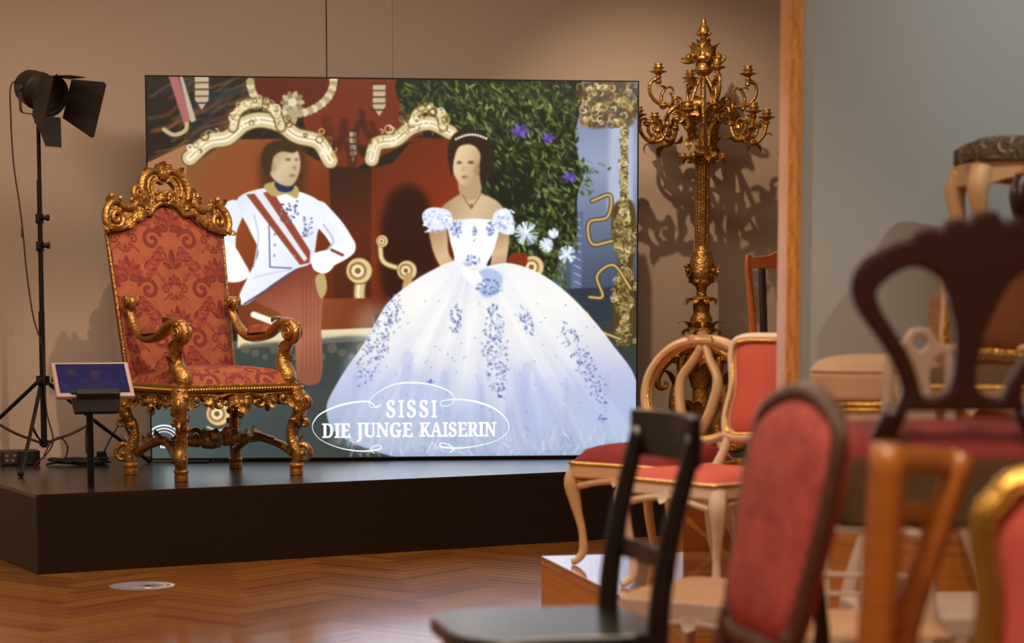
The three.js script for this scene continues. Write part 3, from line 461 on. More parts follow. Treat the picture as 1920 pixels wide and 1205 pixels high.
// ------------------------------------------------------------------ studio lamp on a tripod
{
  const px = -2.49, pz = -10.75;
  const o = thing('studio_lamp', 'black studio spotlight with barn doors on tall tripod at the left', 'studio lamp', [px, STAGE, pz]);
  const H = (y) => y - STAGE;
  part('pole', [cyl(0.016, 0.016, 0.72, [0.004, H(0.83), 0]), cyl(0.013, 0.013, 0.75, [0.006, H(1.5), 0]), cyl(0.0105, 0.0105, 0.62, [0.008, H(1.92), 0])], M.blackMetal, o);
  for (const [y, s] of [[0.825, 1.7], [1.53, 1], [1.675, 1]]) {
    const c = part('collar', [cyl(0.021 * s, 0.021 * s, 0.05, [0.004, H(y), 0]), box(0.02 * s, 0.03, 0.05 * s, [0.004, H(y), 0.02 * s])], M.blackMetal, o);
    part('clamp_knob', [cyl(0.012, 0.012, 0.03, [0.04 * s, H(y) + 0.005, 0.01], [0, 0, Math.PI / 2]), cyl(0.017, 0.017, 0.014, [0.05 * s, H(y) + 0.005, 0.01], [0, 0, Math.PI / 2], 8)], M.rubber, c);
  }
  part('lower_hub', [cyl(0.024, 0.024, 0.03, [0.003, H(0.495), 0]), cyl(0.012, 0.012, 0.12, [0.003, H(0.55), 0])], M.blackMetal, o);
  const feet = [[0.03, -0.0 + 0.632], [0.505, -0.3], [-0.56, -0.14]];
  for (const [fx, fz] of feet) {
    const top = [fx * 0.05, H(0.815), fz * 0.05], end = [fx, 0.012, fz], mid = [fx * 0.52, H(0.365) + 0.215 + 0.02, fz * 0.52];
    const l = part('leg', sweep([top, [fx * 0.5, (top[1] + end[1]) / 2, fz * 0.5], end], 0.0105, { k: 4, square: 5 }), M.blackMetal, o);
    part('rubber_foot', ball(0.017, [fx, 0.0155, fz], [1, 0.9, 1]), M.rubber, l);
    part('brace', sweep([[fx * 0.03, H(0.495), fz * 0.03], [fx * 0.3, (H(0.495) + mid[1]) / 2, fz * 0.3], [fx * 0.5, (top[1] + end[1]) / 2 + 0.012, fz * 0.5]], 0.007, { k: 4, square: 5 }), mat('#3a1d16', 0.4, 0.4), o);
  }
  // head: can with a domed back, turned to the right and down
  const hd = new THREE.Group(); hd.name = 'lamp_head'; o.add(hd); hd.position.set(0.0, H(2.345), 0.0);
  hd.rotation.set(0, -0.62, 0); const tilt = new THREE.Matrix4().makeRotationZ(-0.36);
  const T = (gs) => join([gs].flat(Infinity)).applyMatrix4(tilt);
  const along_x = [0, 0, -Math.PI / 2];
  part('housing', T([lathe([[0, -0.115], [0.035, -0.112], [0.066, -0.098], [0.086, -0.07], [0.094, -0.03], [0.094, 0.01], [0.1, 0.012], [0.1, 0.03], [0.094, 0.032], [0.094, 0.1], [0.104, 0.102], [0.104, 0.125], [0.085, 0.125], [0.085, 0.06], [0, 0.06]], [0.0, 0, 0], 36, along_x), ...[0.04, 0.052, 0.064, 0.076].map((x) => at(new THREE.TorusGeometry(0.0945, 0.0022, 6, 36), [x, 0, 0], [0, Math.PI / 2, 0]))]), M.lampPaint, hd);
  part('lens', T(lathe([[0, 0.085], [0.05, 0.08], [0.084, 0.066]], [0, 0, 0], 28, along_x)), mat('#5c5148', 0.15, 0, { clearcoat: 1 }), hd);
  // barn doors hinge at the front ring: near and far side (large, swung open), top and bottom
  const flap = (pts) => extrude(shapeOf(pts), 0.003, 0.001, 4, 1);
  const big = [[0, -0.105], [0.0, 0.105], [0.19, 0.15], [0.205, 0.14], [0.205, -0.14], [0.19, -0.15]], small = [[0, -0.09], [0, 0.09], [0.165, 0.055], [0.165, -0.055]];
  for (const s of [1, -1]) {
    part('barn_door', T(at(flap(big), [0.128, 0, s * 0.104], [0, -s * (s > 0 ? 0.42 : 0.30), 0])), M.lampPaint, hd);
    part('barn_door', T(at(at(flap(small), [0, 0, 0], [Math.PI / 2, 0, 0]), [0.128, s * 0.104, 0], [0, 0, s > 0 ? 0.33 : -0.95])), M.lampPaint, hd);
  }
  part('filter_frame', T([at(new THREE.TorusGeometry(0.106, 0.005, 6, 32), [0.127, 0, 0], [0, Math.PI / 2, 0]), box(0.012, 0.02, 0.012, [0.127, 0.112, 0])]), M.lampPaint, hd);
  // yoke
  part('yoke', [sweep([[-0.0, -0.01, 0.108], [0, -0.08, 0.108], [0, -0.123, 0.1], [0, -0.128, 0.05], [0, -0.128, -0.05], [0, -0.123, -0.1], [0, -0.08, -0.108], [0, -0.01, -0.108]], 0.011, { n: 40, k: 4, square: 5, ref: [1, 0, 0], asp: 0.3 }), cyl(0.018, 0.018, 0.014, [0, 0, 0.115], [Math.PI / 2, 0, 0]), cyl(0.018, 0.018, 0.014, [0, 0, -0.115], [Math.PI / 2, 0, 0]), cyl(0.009, 0.009, 0.05, [0, -0.15, 0])], mat('#6b6159', 0.4, 0.7), hd);
  part('head_clamp', [cyl(0.019, 0.019, 0.05, [0.006, H(2.2), 0]), cyl(0.014, 0.014, 0.03, [0.03, H(2.2), 0.012], [0, 0, Math.PI / 2], 10)], M.blackMetal, o);
  part('power_cable', sweep([[-0.095, H(2.39), 0.02], [-0.12, H(2.37), 0.03], [-0.125, H(2.2), 0.04], [-0.115, H(1.95), 0.04], [-0.09, H(1.75), 0.04], [-0.075, H(1.6), 0.04], [-0.06, H(1.4), 0.04], [-0.03, H(1.15), 0.03], [0.012, H(1.0), 0.03], [0.02, H(0.82), 0.04], [0.03, H(0.66), 0.04], [0.06, H(0.5), 0.04], [0.02, H(0.43), 0.05], [-0.03, 0.02, 0.07], [0.0, 0.008, 0.14]], 0.0045, { n: 120, k: 6 }), M.cable, o);
  part('cable_switch', box(0.012, 0.05, 0.014, [-0.078, H(1.6), 0.042]), M.cable, o);
}
// ------------------------------------------------------------------ control box and cables behind the lamp
{
  const o = thing('dimmer_box', 'small black dimmer box with sockets on the left of stage', 'dimmer', [-2.66, STAGE, -10.92], 0.35);
  part('case', box(0.2, 0.075, 0.15, [0, 0.0415, 0]), M.black, o);
  part('front_plate', box(0.004, 0.06, 0.12, [-0.101, 0.042, 0]), mat('#3b2f2c', 0.5), o);
  part('end_plate', box(0.075, 0.06, 0.004, [-0.055, 0.042, 0.076]), mat('#3b2f2c', 0.5), o);
  for (const [x, y] of [[-0.075, 0.055], [-0.075, 0.03], [-0.045, 0.03], [-0.035, 0.055]]) part('socket', cyl(0.009, 0.009, 0.01, [x, y, 0.08], [Math.PI / 2, 0, 0], 12), M.steel, o);
  const c = thing('power_strip', 'black plug strip lying in a cable tangle behind tablet stand', 'plug strip', [-2.28, STAGE, -10.98], 0.1);
  part('body', box(0.17, 0.035, 0.06, [0, 0.019, 0], [0, 0.1, 0.05]), M.black, c);
  part('plug', box(0.05, 0.045, 0.045, [0.05, 0.045, 0.0], [0, 0.3, 0], 0.01), M.rubber, c);
  const coil = []; for (let i = 0; i < 30; i++) { const a = i * 0.75; coil.push([-2.33 + (0.1 + 0.03 * Math.sin(i * 1.7)) * Math.cos(a) * 1.4, STAGE + 0.007 + (i % 6) * 0.006, -10.86 + (0.045 + 0.02 * Math.cos(i * 2.1)) * Math.sin(a)]); }
  tag(part('cable_coil', sweep(coil, 0.0055, { n: 300, k: 6 }), M.rubber), 'loose coil of black cable lying on stage behind the tablet stand', 'cable');
  for (const [lab, pts] of [['thin cable hanging in a small loop beside the dimmer box', [[-2.52, STAGE + 0.05, -10.88], [-2.48, STAGE + 0.12, -10.88], [-2.44, STAGE + 0.15, -10.9], [-2.4, STAGE + 0.1, -10.92], [-2.43, STAGE + 0.02, -10.94], [-2.5, STAGE + 0.007, -10.95]]],
    ['brown cable rising from the plug strip to tripod brace', [[-2.3, STAGE + 0.06, -10.93], [-2.3, STAGE + 0.16, -10.92], [-2.28, STAGE + 0.26, -10.92]]],
    ['brown cable bending up from plug strip behind the tablet pole', [[-2.22, STAGE + 0.06, -10.99], [-2.19, STAGE + 0.12, -10.995], [-2.15, STAGE + 0.19, -11.0], [-2.12, STAGE + 0.24, -11.005]]]])
    tag(part('cable', sweep(pts, 0.004, { n: 50, k: 6 }), M.cable), lab, 'cable');
}
// ------------------------------------------------------------------ tablet stand
{
  const o = thing('tablet_stand', 'silver tablet showing a blue picture on a black pole at stage edge', 'tablet stand', [-1.993, STAGE, -9.56], 0.0);
  part('pole', cyl(0.0165, 0.0165, 0.41, [0, 0.205, 0]), M.blackMetal, o);
  const hd = new THREE.Group(); hd.name = 'tablet'; o.add(hd); hd.position.set(0.01, 0.5, -0.03); hd.rotation.set(0, 0.33, 0);
  const tilt = (gs) => at(join([gs].flat(Infinity), true), [0, 0, 0], [-0.98, 0, 0]);
  const tex = canvasTexture(512, 384, (c) => { c.fillStyle = '#2c2c6a'; c.fillRect(0, 0, 512, 384); for (let i = 0; i < 260; i++) { c.globalAlpha = 0.25; c.fillStyle = ['#3b3f86', '#22204f', '#4a4a90', '#33285c', '#2d3f70'][i % 5]; c.beginPath(); c.ellipse(rr(0, 512), rr(0, 384), rr(8, 60), rr(4, 22), rr(-0.4, 0.4), 0, 7); c.fill(); } c.globalAlpha = 0.8; c.filter = 'blur(8px)'; c.fillStyle = '#5b4a4e'; c.beginPath(); c.ellipse(110, 110, 34, 44, 0, 0, 7); c.fill(); c.fillStyle = '#5c4656'; c.beginPath(); c.ellipse(280, 150, 36, 70, 0, 0, 7); c.fill(); });
  part('case', tilt(box(0.365, 0.275, 0.022, [0, 0, 0], [0, 0, 0], 0.008)), M.silver, hd);
  const pl = new THREE.PlaneGeometry(0.325, 0.232); pl.translate(0, 0.004, 0.0118);
  part('screen', tilt(pl), new THREE.MeshPhysicalMaterial({ color: 0x050505, roughness: 0.25, emissive: 0xffffff, emissiveMap: tex, emissiveIntensity: 0.4 }), hd, true);
  part('holder', [tilt(box(0.2, 0.04, 0.05, [0.01, -0.125, 0.006], [0, 0, 0], 0.003)), at(extrude(shapeOf([[-0.115, 0.05], [0.115, 0.05], [0.105, -0.05], [-0.095, -0.05]]), 0.07, 0.003), [0.0, -0.1, 0.085], [-0.2, 0, 0])], M.black, hd);
  part('neck', box(0.03, 0.09, 0.03, [-0.005, -0.09, 0.06], [0.5, 0, 0]), M.black, hd);
}
// ------------------------------------------------------------------ upholstery cloth
function damaskCanvas(ground, dark, mid, line, seed) {
  return canvasTexture(1024, 1024, (c, w, h) => {
    c.fillStyle = ground; c.fillRect(0, 0, w, h);
    for (let i = 0; i < 500; i++) { c.globalAlpha = 0.10; c.fillStyle = [mid, dark, ground][i % 3]; c.beginPath(); c.arc(rr(0, w), rr(0, h), rr(10, 50), 0, 7); c.fill(); }
    c.globalAlpha = 1;
    const motif = (ox, oy, s) => {
      for (const m of [1, -1]) {
        c.save(); c.translate(ox, oy); c.scale(m * s, s); c.lineCap = 'round';
        const petal = (x, y, l, wd, a, col) => { c.save(); c.translate(x, y); c.rotate(a); c.beginPath(); c.moveTo(0, 0); c.bezierCurveTo(wd, -l * 0.3, wd * 0.8, -l * 0.8, 0, -l); c.bezierCurveTo(-wd * 0.8, -l * 0.8, -wd, -l * 0.3, 0, 0); c.fillStyle = col; c.fill(); c.strokeStyle = line; c.lineWidth = 2.2; c.globalAlpha = 0.55; c.stroke(); for (let q = 0.3; q < 0.9; q += 0.2) { c.beginPath(); c.moveTo(0, -l * q); c.lineTo(wd * 0.45, -l * (q + 0.1)); c.stroke(); } c.globalAlpha = 1; c.restore(); };
        const curl = (x, y, r, a0, dir, wd, col) => { c.beginPath(); for (let t = 0; t <= 1; t += 0.03) { const a = a0 + dir * t * 7.5, q = r * (1 - 0.8 * t); c.lineTo(x + q * Math.cos(a), y + q * Math.sin(a)); } c.strokeStyle = col; c.lineWidth = wd; c.stroke(); c.strokeStyle = line; c.globalAlpha = 0.5; c.lineWidth = 2; c.stroke(); c.globalAlpha = 1; };
        for (let i = 0; i < 5; i++) petal(0, 0, 150 - i * 12, 34, i * 0.36, i % 2 ? mid : dark);
        for (let i = 0; i < 4; i++) petal(0, -10, 84 - i * 8, 22, i * 0.4, i % 2 ? dark : mid);
        curl(120, 60, 66, 3.6, 1, 24, dark); curl(150, -70, 46, 2.2, -1, 17, mid); curl(64, 150, 46, 4.6, 1, 18, dark);
        for (let i = 0; i < 6; i++) petal(118 + i * 14, 20 - i * 34, 62, 17, 0.5 + i * 0.28, i % 2 ? mid : dark);
        for (let i = 0; i < 6; i++) petal(40 + i * 24, 118 + i * 12, 66, 18, 1.6 + i * 0.22, i % 2 ? dark : mid);
        petal(0, 230, 120, 34, 0, dark); petal(0, 235, 90, 26, 0.5, mid); petal(0, 235, 80, 24, 1.0, dark);
        c.restore();
      }
    };
    for (const [x, y] of [[512, 300], [0, 812], [1024, 812], [0, -212], [1024, -212], [512, 1324]]) motif(x, y, 1.72);
    for (const [x, y] of [[512, 860], [0, 348], [1024, 348]]) { motif(x, y, 0.8); }
    c.strokeStyle = line; for (let i = 0; i < 700; i++) { c.globalAlpha = rr(0.15, 0.4); c.lineWidth = rr(1.5, 3); const x = rr(0, w), y = rr(0, h), r = rr(6, 26), a = rr(0, 6); c.beginPath(); c.arc(x, y, r, a, a + rr(1, 3)); c.stroke(); c.beginPath(); c.arc(w - x, y, r, Math.PI - a - 2, Math.PI - a); c.stroke(); }
    c.globalAlpha = 0.06; for (let i = 0; i < 1024; i += 4) { c.fillStyle = i % 8 ? '#000' : '#fff'; c.fillRect(0, i, w, 2); }
  });
}
const damaskTex = damaskCanvas('#9c5433', '#6c1d14', '#842c20', '#b0634d');
const crimsonTex = damaskCanvas('#bb5048', '#9c3834', '#ac443e', '#c86c60');
const cloth = (t, tile, x = {}) => { const m = repeated(t, 1 / tile, 1 / tile); m.offset.set(0.5, x.oy || 0); return new THREE.MeshPhysicalMaterial({ map: m, roughness: 0.75, sheen: 0.5, sheenColor: rgb('#c07a5a'), sheenRoughness: 0.45, bumpMap: repeated(fineNoise, 30), bumpScale: 0.0008 }); };
const damask = cloth(damaskTex, 0.52, { oy: 0.2 }), crimsonDamask = cloth(crimsonTex, 0.4);

// ------------------------------------------------------------------ gilded throne
{
  const o = thing('throne_chair', 'gilded baroque throne with crimson damask and carved crest on stage', 'throne', [-1.525, STAGE, -10.256], 0.688);
  const G = M.gold;
  const hw = (z) => 0.325 + 0.02 * (z + 0.26) / 0.52;                       // half width of the seat at z
  const ring = (e, y) => [[-hw(0.28) - e, y, 0.285 + e], [hw(0.28) + e, y, 0.285 + e], [hw(-0.27) + e, y, -0.275 - e], [-hw(-0.27) - e, y, -0.275 - e]];
  const outline = (e) => ring(e, 0).map(([x, , z]) => [x, -z]);
  const rail = [at(lay(extrude(shapeOf(outline(0)), 0.034, 0.006)), [0, 0.452, 0]), at(lay(extrude(shapeOf(outline(0.012)), 0.014, 0.005)), [0, 0.436, 0])];
  const rm = part('seat_rail', rail, G, o);
  const rp = ring(0.014, 0.444);
  const bead = []; for (let i = 0; i < 4; i++) { const a = rp[i], b = rp[(i + 1) % 4]; bead.push(beads([a, a.map((v, k) => (v + b[k]) / 2), b], 0.0085, 46, 6)); }
  part('egg_moulding', bead, M.goldBright, rm);
  part('seat_cushion', at(lay(cushion(smooth2(outline(-0.012).flatMap((p, i, l) => { const q = l[(i + 1) % 4]; return [[p[0] * 0.985, p[1] * 0.985], [p[0] * 0.7 + q[0] * 0.3, p[1] * 0.7 + q[1] * 0.3], [p[0] * 0.3 + q[0] * 0.7, p[1] * 0.3 + q[1] * 0.7]]; }), 60), 0.085, 0.01)), [0, 0.47, 0]), damask, o);
  // carved legs: a double scroll with leaves, on a turned foot
  for (const [x, z, dx, dz] of [[-0.33, 0.268, -0.62, 0.78], [0.33, 0.268, 0.62, 0.78], [-0.306, -0.268, -0.72, -0.69], [0.306, -0.268, 0.72, -0.69]]) {
    const P = (out, y, side = 0) => [x + dx * out - dz * side, y, z + dz * out + dx * side], ref = [-dz, 0, dx];
    const g = [];
    g.push(sweep([P(0.0, 0.445), P(0.012, 0.405), P(0.03, 0.365), P(0.022, 0.31), P(-0.014, 0.255), P(-0.02, 0.2), P(-0.005, 0.15), P(0.014, 0.115), P(0.012, 0.08), P(0.006, 0.05)], [0.044, 0.042, 0.04, 0.033, 0.028, 0.027, 0.03, 0.034, 0.033, 0.028], { ref, n: 36, k: 12, asp: 0.95 }));
    g.push(sweep(spiral(0.042, 0.108, 0.056, 0.007, 2.7, -1.5, 28).map(([a, b]) => P(a, b)), [0.021, 0.02, 0.015, 0.009], { ref, n: 50, k: 8, asp: 0.75 }));
    g.push(ball(0.014, P(0.042, 0.108, 0.016)), ball(0.014, P(0.042, 0.108, -0.016)));
    g.push(sweep(spiral(0.052, 0.375, 0.034, 0.005, -1.4, 1.3, 20).map(([a, b]) => P(a, b)), [0.014, 0.013, 0.007], { ref, n: 36, k: 7 }));
    g.push(sweep(spiral(0.052, 0.262, 0.026, 0.004, 2.4, -1.2, 18).map(([a, b]) => P(a, b)), [0.011, 0.01, 0.006], { ref, n: 30, k: 7 }));
    const yaw = Math.atan2(dx, dz);
    for (const [out, y, l, w, rx, off] of [[0.045, 0.345, 0.09, 0.07, 2.9, 0], [0.02, 0.3, 0.07, 0.06, 2.6, 0.6], [0.02, 0.3, 0.07, 0.06, 2.6, -0.6], [0.01, 0.2, 0.08, 0.055, 0.2, 0], [0.03, 0.15, 0.07, 0.06, -0.1, 0]]) g.push(at(leaf(l, w, 0.6, 4, 0.005), P(out, y), [rx, yaw + off, 0], 1, 'YXZ'));
    for (let i = 0; i < 7; i++) g.push(at(knob(0.017, [1, 1, 1], 0.25, 5, i), P(0.035 - 0.006 * i, 0.41 - 0.026 * i, (i % 2 ? 1 : -1) * 0.03)));
    const l = part('leg', g, G, o);
    part('foot', lathe([[0, 0], [0.031, 0], [0.034, 0.004], [0.034, 0.03], [0.03, 0.036], [0.036, 0.042], [0.038, 0.052], [0.03, 0.062], [0, 0.066]], P(0.006, 0)), M.goldDark, l);
  }
  // carved aprons between the legs
  const apron = (a, b, depth) => {
    const L = Math.hypot(b[0] - a[0], b[1] - a[1]), yaw = Math.atan2(-(b[1] - a[1]), b[0] - a[0]), g = [];
    const S = (pts, r, n = 30) => sweep(xy(pts), r, { ref: [0, 0, 1], n, k: 7, asp: 1 });
    for (const m of [1, -1]) {
      const X = (u) => L / 2 + m * u;
      const sp = (cx, cy, r0, r1, a0, t) => spiral(0, 0, r0, r1, a0, t, 20).map(([u, v]) => [X(cx) + m * u, cy + v]);
      g.push(S([[X(0.01), -0.012], [X(0.06), -0.006], [X(0.12), -0.02], [X(0.17), -0.012], [X(L / 2 - 0.04), -0.006]], [0.016, 0.014, 0.016, 0.014, 0.016]));
      g.push(S(sp(0.115, -0.05 * depth, 0.038, 0.006, 1.9, -1.3), [0.012, 0.011, 0.006])); g.push(S(sp(L / 2 - 0.075, -0.045, 0.034, 0.006, 0.6, 1.3), [0.012, 0.01, 0.006]));
      g.push(S(sp(0.045, -0.07 * depth, 0.028, 0.005, 1.2, 1.3), [0.011, 0.009, 0.006]));
      for (const [u, v, l, r] of [[0.06, -0.02, 0.07, 2.5], [0.16, -0.02, 0.08, 3.5], [0.2, -0.01, 0.06, 2.7], [L / 2 - 0.05, -0.02, 0.08, 3.3]]) g.push(at(leaf(l, 0.05, 0.5, 4, 0.005), [X(u), v, 0.008], [0, 0, m * r]));
      for (let i = 0; i < 5; i++) g.push(at(knob(0.015, [1, 1, 0.8], 0.25, 5, i), [X(0.03 + i * 0.055), -0.03 - 0.022 * depth * (i % 2), 0.008]));
    }
    g.push(at(leaf(0.11 * depth, 0.1, 0.3, 5, 0.006), [L / 2, -0.005, 0.012], [0, 0, Math.PI]), ...[-1, 0, 1].map((i) => at(knob(0.02, [1, 1.1, 0.8], 0.2, 6, i), [L / 2 + i * 0.03, -0.055 * depth, 0.016])), at(knob(0.017, [1, 1.2, 0.8]), [L / 2, -0.105 * depth, 0.014]));
    return at(join(g), [a[0], 0.428, a[1]], [0, yaw, 0]);
  };
  const c4 = [[-0.335, 0.278], [0.335, 0.278], [0.312, -0.27], [-0.312, -0.27]];
  part('apron', apron(c4[0], c4[1], 1), G, o); part('apron', apron(c4[3], c4[0], 0.9), G, o); part('apron', apron(c4[1], c4[2], 0.9), G, o); part('apron', apron(c4[2], c4[3], 0.8), M.goldDark, o);
  // stretchers: an arched bar at each side, a turned bar across
  for (const s of [-1, 1]) {
    const a = [s * 0.335, 0.11, 0.245], b = [s * 0.292, 0.11, -0.235], m = [s * 0.27, 0.185, 0.0];
    const g = [sweep([a, [s * 0.315, 0.15, 0.15], m, [s * 0.285, 0.15, -0.14], b], [0.024, 0.02, 0.024, 0.02, 0.022], { ref: [1, 0, 0], n: 30, k: 10 })];
    for (const t of [-0.13, -0.07, 0, 0.07, 0.13]) g.push(at(leaf(0.07, 0.05, 0.3, 4), [s * 0.288, 0.2 - Math.abs(t) * 0.25, t], [t > 0 ? 1.35 : -1.35, 0, 0]));
    part('stretcher', g, G, o);
  }
  part('stretcher', [lathe([[0, -0.27], [0.02, -0.27], [0.022, -0.2], [0.03, -0.19], [0.018, -0.17], [0.028, -0.12], [0.034, -0.08], [0.024, -0.055], [0.04, -0.045], [0.046, 0], [0.04, 0.045], [0.024, 0.055], [0.034, 0.08], [0.028, 0.12], [0.018, 0.17], [0.03, 0.19], [0.022, 0.2], [0.02, 0.27], [0, 0.27]], [0, 0.175, 0], 16, [0, 0, Math.PI / 2]), ...[-1, 1].flatMap((s) => [sweep(xy(spiral(s * 0.1, 0.2, 0.04, 0.006, s > 0 ? 3.1 : 0, s * -1.3), 0.01), [0.013, 0.011, 0.006], { ref: [0, 0, 1], n: 34 }), at(leaf(0.09, 0.07, 0.5, 4), [s * 0.04, 0.2, 0.03], [0.4, 0, -s * 1.2]), at(knob(0.026, [1.2, 1, 1], 0.25, 5, s), [s * 0.2, 0.18, 0.0])]), at(knob(0.034, [1.2, 1, 1.1]), [0, 0.2, 0.03])], G, o);
  // arms
  for (const s of [-1, 1]) {
    const X = s * 0.3, LOW = 0.028, Y = (pts, dx = 0) => pts.map(([z, y, e = 0]) => [X + s * (e * 0.5 + dx), y - LOW * Math.min(1, (y - 0.455) / 0.25), z + 0.02 * Math.max(0, (z + 0.29) / 0.5)]);
    const arm = part('arm', [
      sweep(Y([[-0.262, 0.905], [-0.285, 0.9], [-0.29, 0.872], [-0.262, 0.835], [-0.215, 0.775, 0.005], [-0.14, 0.728, 0.012], [-0.04, 0.722, 0.02], [0.06, 0.745, 0.03], [0.13, 0.782, 0.035], [0.2, 0.8, 0.035], [0.255, 0.79, 0.035], [0.285, 0.752, 0.035], [0.277, 0.715, 0.035], [0.247, 0.7, 0.035], [0.22, 0.712, 0.035], [0.214, 0.738, 0.035], [0.232, 0.755, 0.035], [0.25, 0.742, 0.035]]), [0.018, 0.02, 0.022, 0.026, 0.03, 0.031, 0.031, 0.031, 0.033, 0.034, 0.034, 0.033, 0.03, 0.026, 0.022, 0.019, 0.016, 0.012], { ref: [1, 0, 0], n: 80, k: 12, asp: 0.8 }),
      sweep(zy(spiral(-0.262, 0.89 - LOW, 0.03, 0.006, 3.0, -1.2, 18), X), [0.02, 0.018, 0.012], { ref: [1, 0, 0], n: 30 }),
      at(leaf(0.12, 0.07, -0.3, 4), [X + s * 0.015, 0.79, 0.2], [-1.4, 0, 0]), cyl(0.04, 0.04, 0.07, [X + s * 0.018, 0.722, 0.268], [0, 0, Math.PI / 2], 24), cyl(0.027, 0.027, 0.066, [X, 0.876, -0.27], [0, 0, Math.PI / 2], 20),
      ...[-1, 1].flatMap((m) => [sweep(zy(spiral(0.268, 0.722, 0.042, 0.008, 1.2, 1.8, 26), X + s * 0.018 + m * 0.034), [0.009, 0.009, 0.007], { ref: [1, 0, 0], n: 44, k: 6 }), sweep(zy(spiral(-0.27, 0.876, 0.028, 0.006, 1.2, -1.5, 20), X + m * 0.032), [0.007, 0.006], { ref: [1, 0, 0], n: 32, k: 6 })]),
    ], G, o);
    part('arm_pad', at(lay(cushion(smooth2([[-0.03, -0.085], [0.03, -0.085], [0.034, 0], [0.03, 0.09], [-0.03, 0.09], [-0.034, 0]], 40), 0.036, 0.008)), [X + s * 0.01, 0.724, -0.01], [-0.06, 0, 0]), damask, arm);
    part('arm_support', [
      sweep(Y([[0.235, 0.715, 0.035], [0.2, 0.67, 0.03], [0.178, 0.622, 0.022], [0.185, 0.575, 0.014], [0.215, 0.535, 0.006], [0.24, 0.5, 0.0], [0.235, 0.455, 0]]), [0.028, 0.031, 0.034, 0.04, 0.044, 0.042, 0.038], { ref: [1, 0, 0], n: 40, k: 12, asp: 0.85 }),
      sweep(zy(spiral(0.2, 0.52, 0.036, 0.006, 0.3, 1.25, 20), X - s * 0.012), [0.013, 0.012, 0.007], { ref: [1, 0, 0], n: 34 }),
      ...[0, 1, 2].map((i) => at(leaf(0.1 - 0.01 * i, 0.07, 0.35, 4), [X + s * (0.012 + 0.004 * i), 0.53 + 0.04 * i, 0.225 - 0.02 * i], [-0.2, s * 0.3 * (i - 1), 0])), at(leaf(0.1, 0.06, 0.4, 4), [X + s * 0.04, 0.52, 0.2], [-0.1, s * 1.5, 0], 1, 'YXZ'), at(knob(0.024), [X + s * 0.01, 0.485, 0.27]),
    ], G, o);
  }
  // raked back: upholstered panel, gilt edge strips, carved crest
  const NW = 0.9, RAKE = 0.2, BACK = [0, 0.47, -0.262], leaned = (m) => { m.position.set(...BACK); m.rotation.x = -RAKE; return m; };
  const y0 = 0.775, prof = [[0.372, 0], [0.3, 0.006], [0.245, 0.027], [0.205, 0.062], [0.172, 0.087], [0.135, 0.084], [0.106, 0.087], [0.094, 0.104], [0.06, 0.132], [0, 0.147]];
  const top = [...prof, ...prof.slice(0, -1).reverse().map(([x, y]) => [-x, y])].map(([x, y]) => [x * NW, y0 + y]);
  const topS = smooth2(top, 70, false);
  const panelPts = [[-0.308, 0.0], [0.308, 0.0], [0.32, 0.4], ...topS.map(([x, y]) => [x * 0.985, y]), [-0.32, 0.4]];
  leaned(part('back_cushion', [cushion(panelPts, 0.022, 0.03, 9)], damask, o));
  const boardPts = panelPts.map(([x, y]) => [x * 1.012, y]);
  leaned(part('back_board', at(extrude(shapeOf(boardPts), 0.03, 0.004), [0, 0, -0.035]), mat('#6e2c1f', 0.8), o));
  for (const s of [-1, 1]) leaned(part('edge_strip', sweep([[s * 0.315, 0, -0.012], [s * 0.327, 0.4, -0.012], [s * 0.342, y0 + 0.02, -0.012]], 0.009, { k: 8, n: 12 }), M.gold, o));
  {
    const half = [[-0.385, -0.012], [-0.4, 0.05], [-0.385, 0.11], [-0.345, 0.145], [-0.305, 0.148], [-0.262, 0.12], [-0.22, 0.132], [-0.195, 0.17], [-0.165, 0.19], [-0.15, 0.235], [-0.125, 0.285], [-0.075, 0.318], [0, 0.33]];
    const out = smooth2([...half, ...half.slice(0, -1).reverse().map(([x, y]) => [-x, y])], 80, false).map(([x, y]) => [x * NW, y + y0]);
    const s = shapeOf([...out, ...topS]);
    const hole = (pts) => s.holes.push(new THREE.Path().setFromPoints(smooth2(pts, 24).map(([x, y]) => new THREE.Vector2(x * NW, y + y0))));
    hole([[-0.074, 0.208], [-0.072, 0.25], [-0.038, 0.274], [0, 0.26], [0.038, 0.274], [0.072, 0.25], [0.074, 0.208], [0.035, 0.216], [0, 0.206], [-0.035, 0.216]]);
    for (const m of [-1, 1]) hole([[m * 0.318, 0.082], [m * 0.295, 0.112], [m * 0.262, 0.1], [m * 0.28, 0.085]]);
    const board = leaned(part('crest', [at(extrude(s, 0.036, 0.008, 6), [0, 0, 0.012])], M.gold, o));
    const g = [], S = (pts, r, n = 44, z = 0.034) => sweep(xy(pts.map(([x, y]) => [x * NW, y + y0]), z), r, { ref: [0, 0, 1], n, k: 9 });
    g.push(sweep(topS.map(([x, y]) => [x, y + 0.006, 0.032]), 0.0125, { ref: [0, 0, 1], n: 90, k: 8 }));
    for (const m of [-1, 1]) {
      const X = (pts) => pts.map(([x, y]) => [m * x, y]), sp = (cx, cy, a, b, a0, t) => X(spiral(cx, cy, a, b, a0, t, 24));
      g.push(S(X([[0.38, 0.0], [0.402, 0.05], [0.385, 0.112], [0.34, 0.148], [0.3, 0.142]]), [0.016, 0.02, 0.02, 0.017, 0.012]));
      g.push(S(sp(0.333, 0.062, 0.052, 0.008, -0.9, -1.5), [0.012, 0.015, 0.013, 0.009], 60, 0.04));
      g.push(S(X([[0.3, 0.152], [0.272, 0.125], [0.235, 0.118], [0.2, 0.14], [0.185, 0.175]]), [0.012, 0.018, 0.02, 0.017, 0.012]));
      g.push(S(sp(0.172, 0.2, 0.042, 0.008, -1.2, 1.5), [0.014, 0.016, 0.013, 0.009], 60, 0.036));
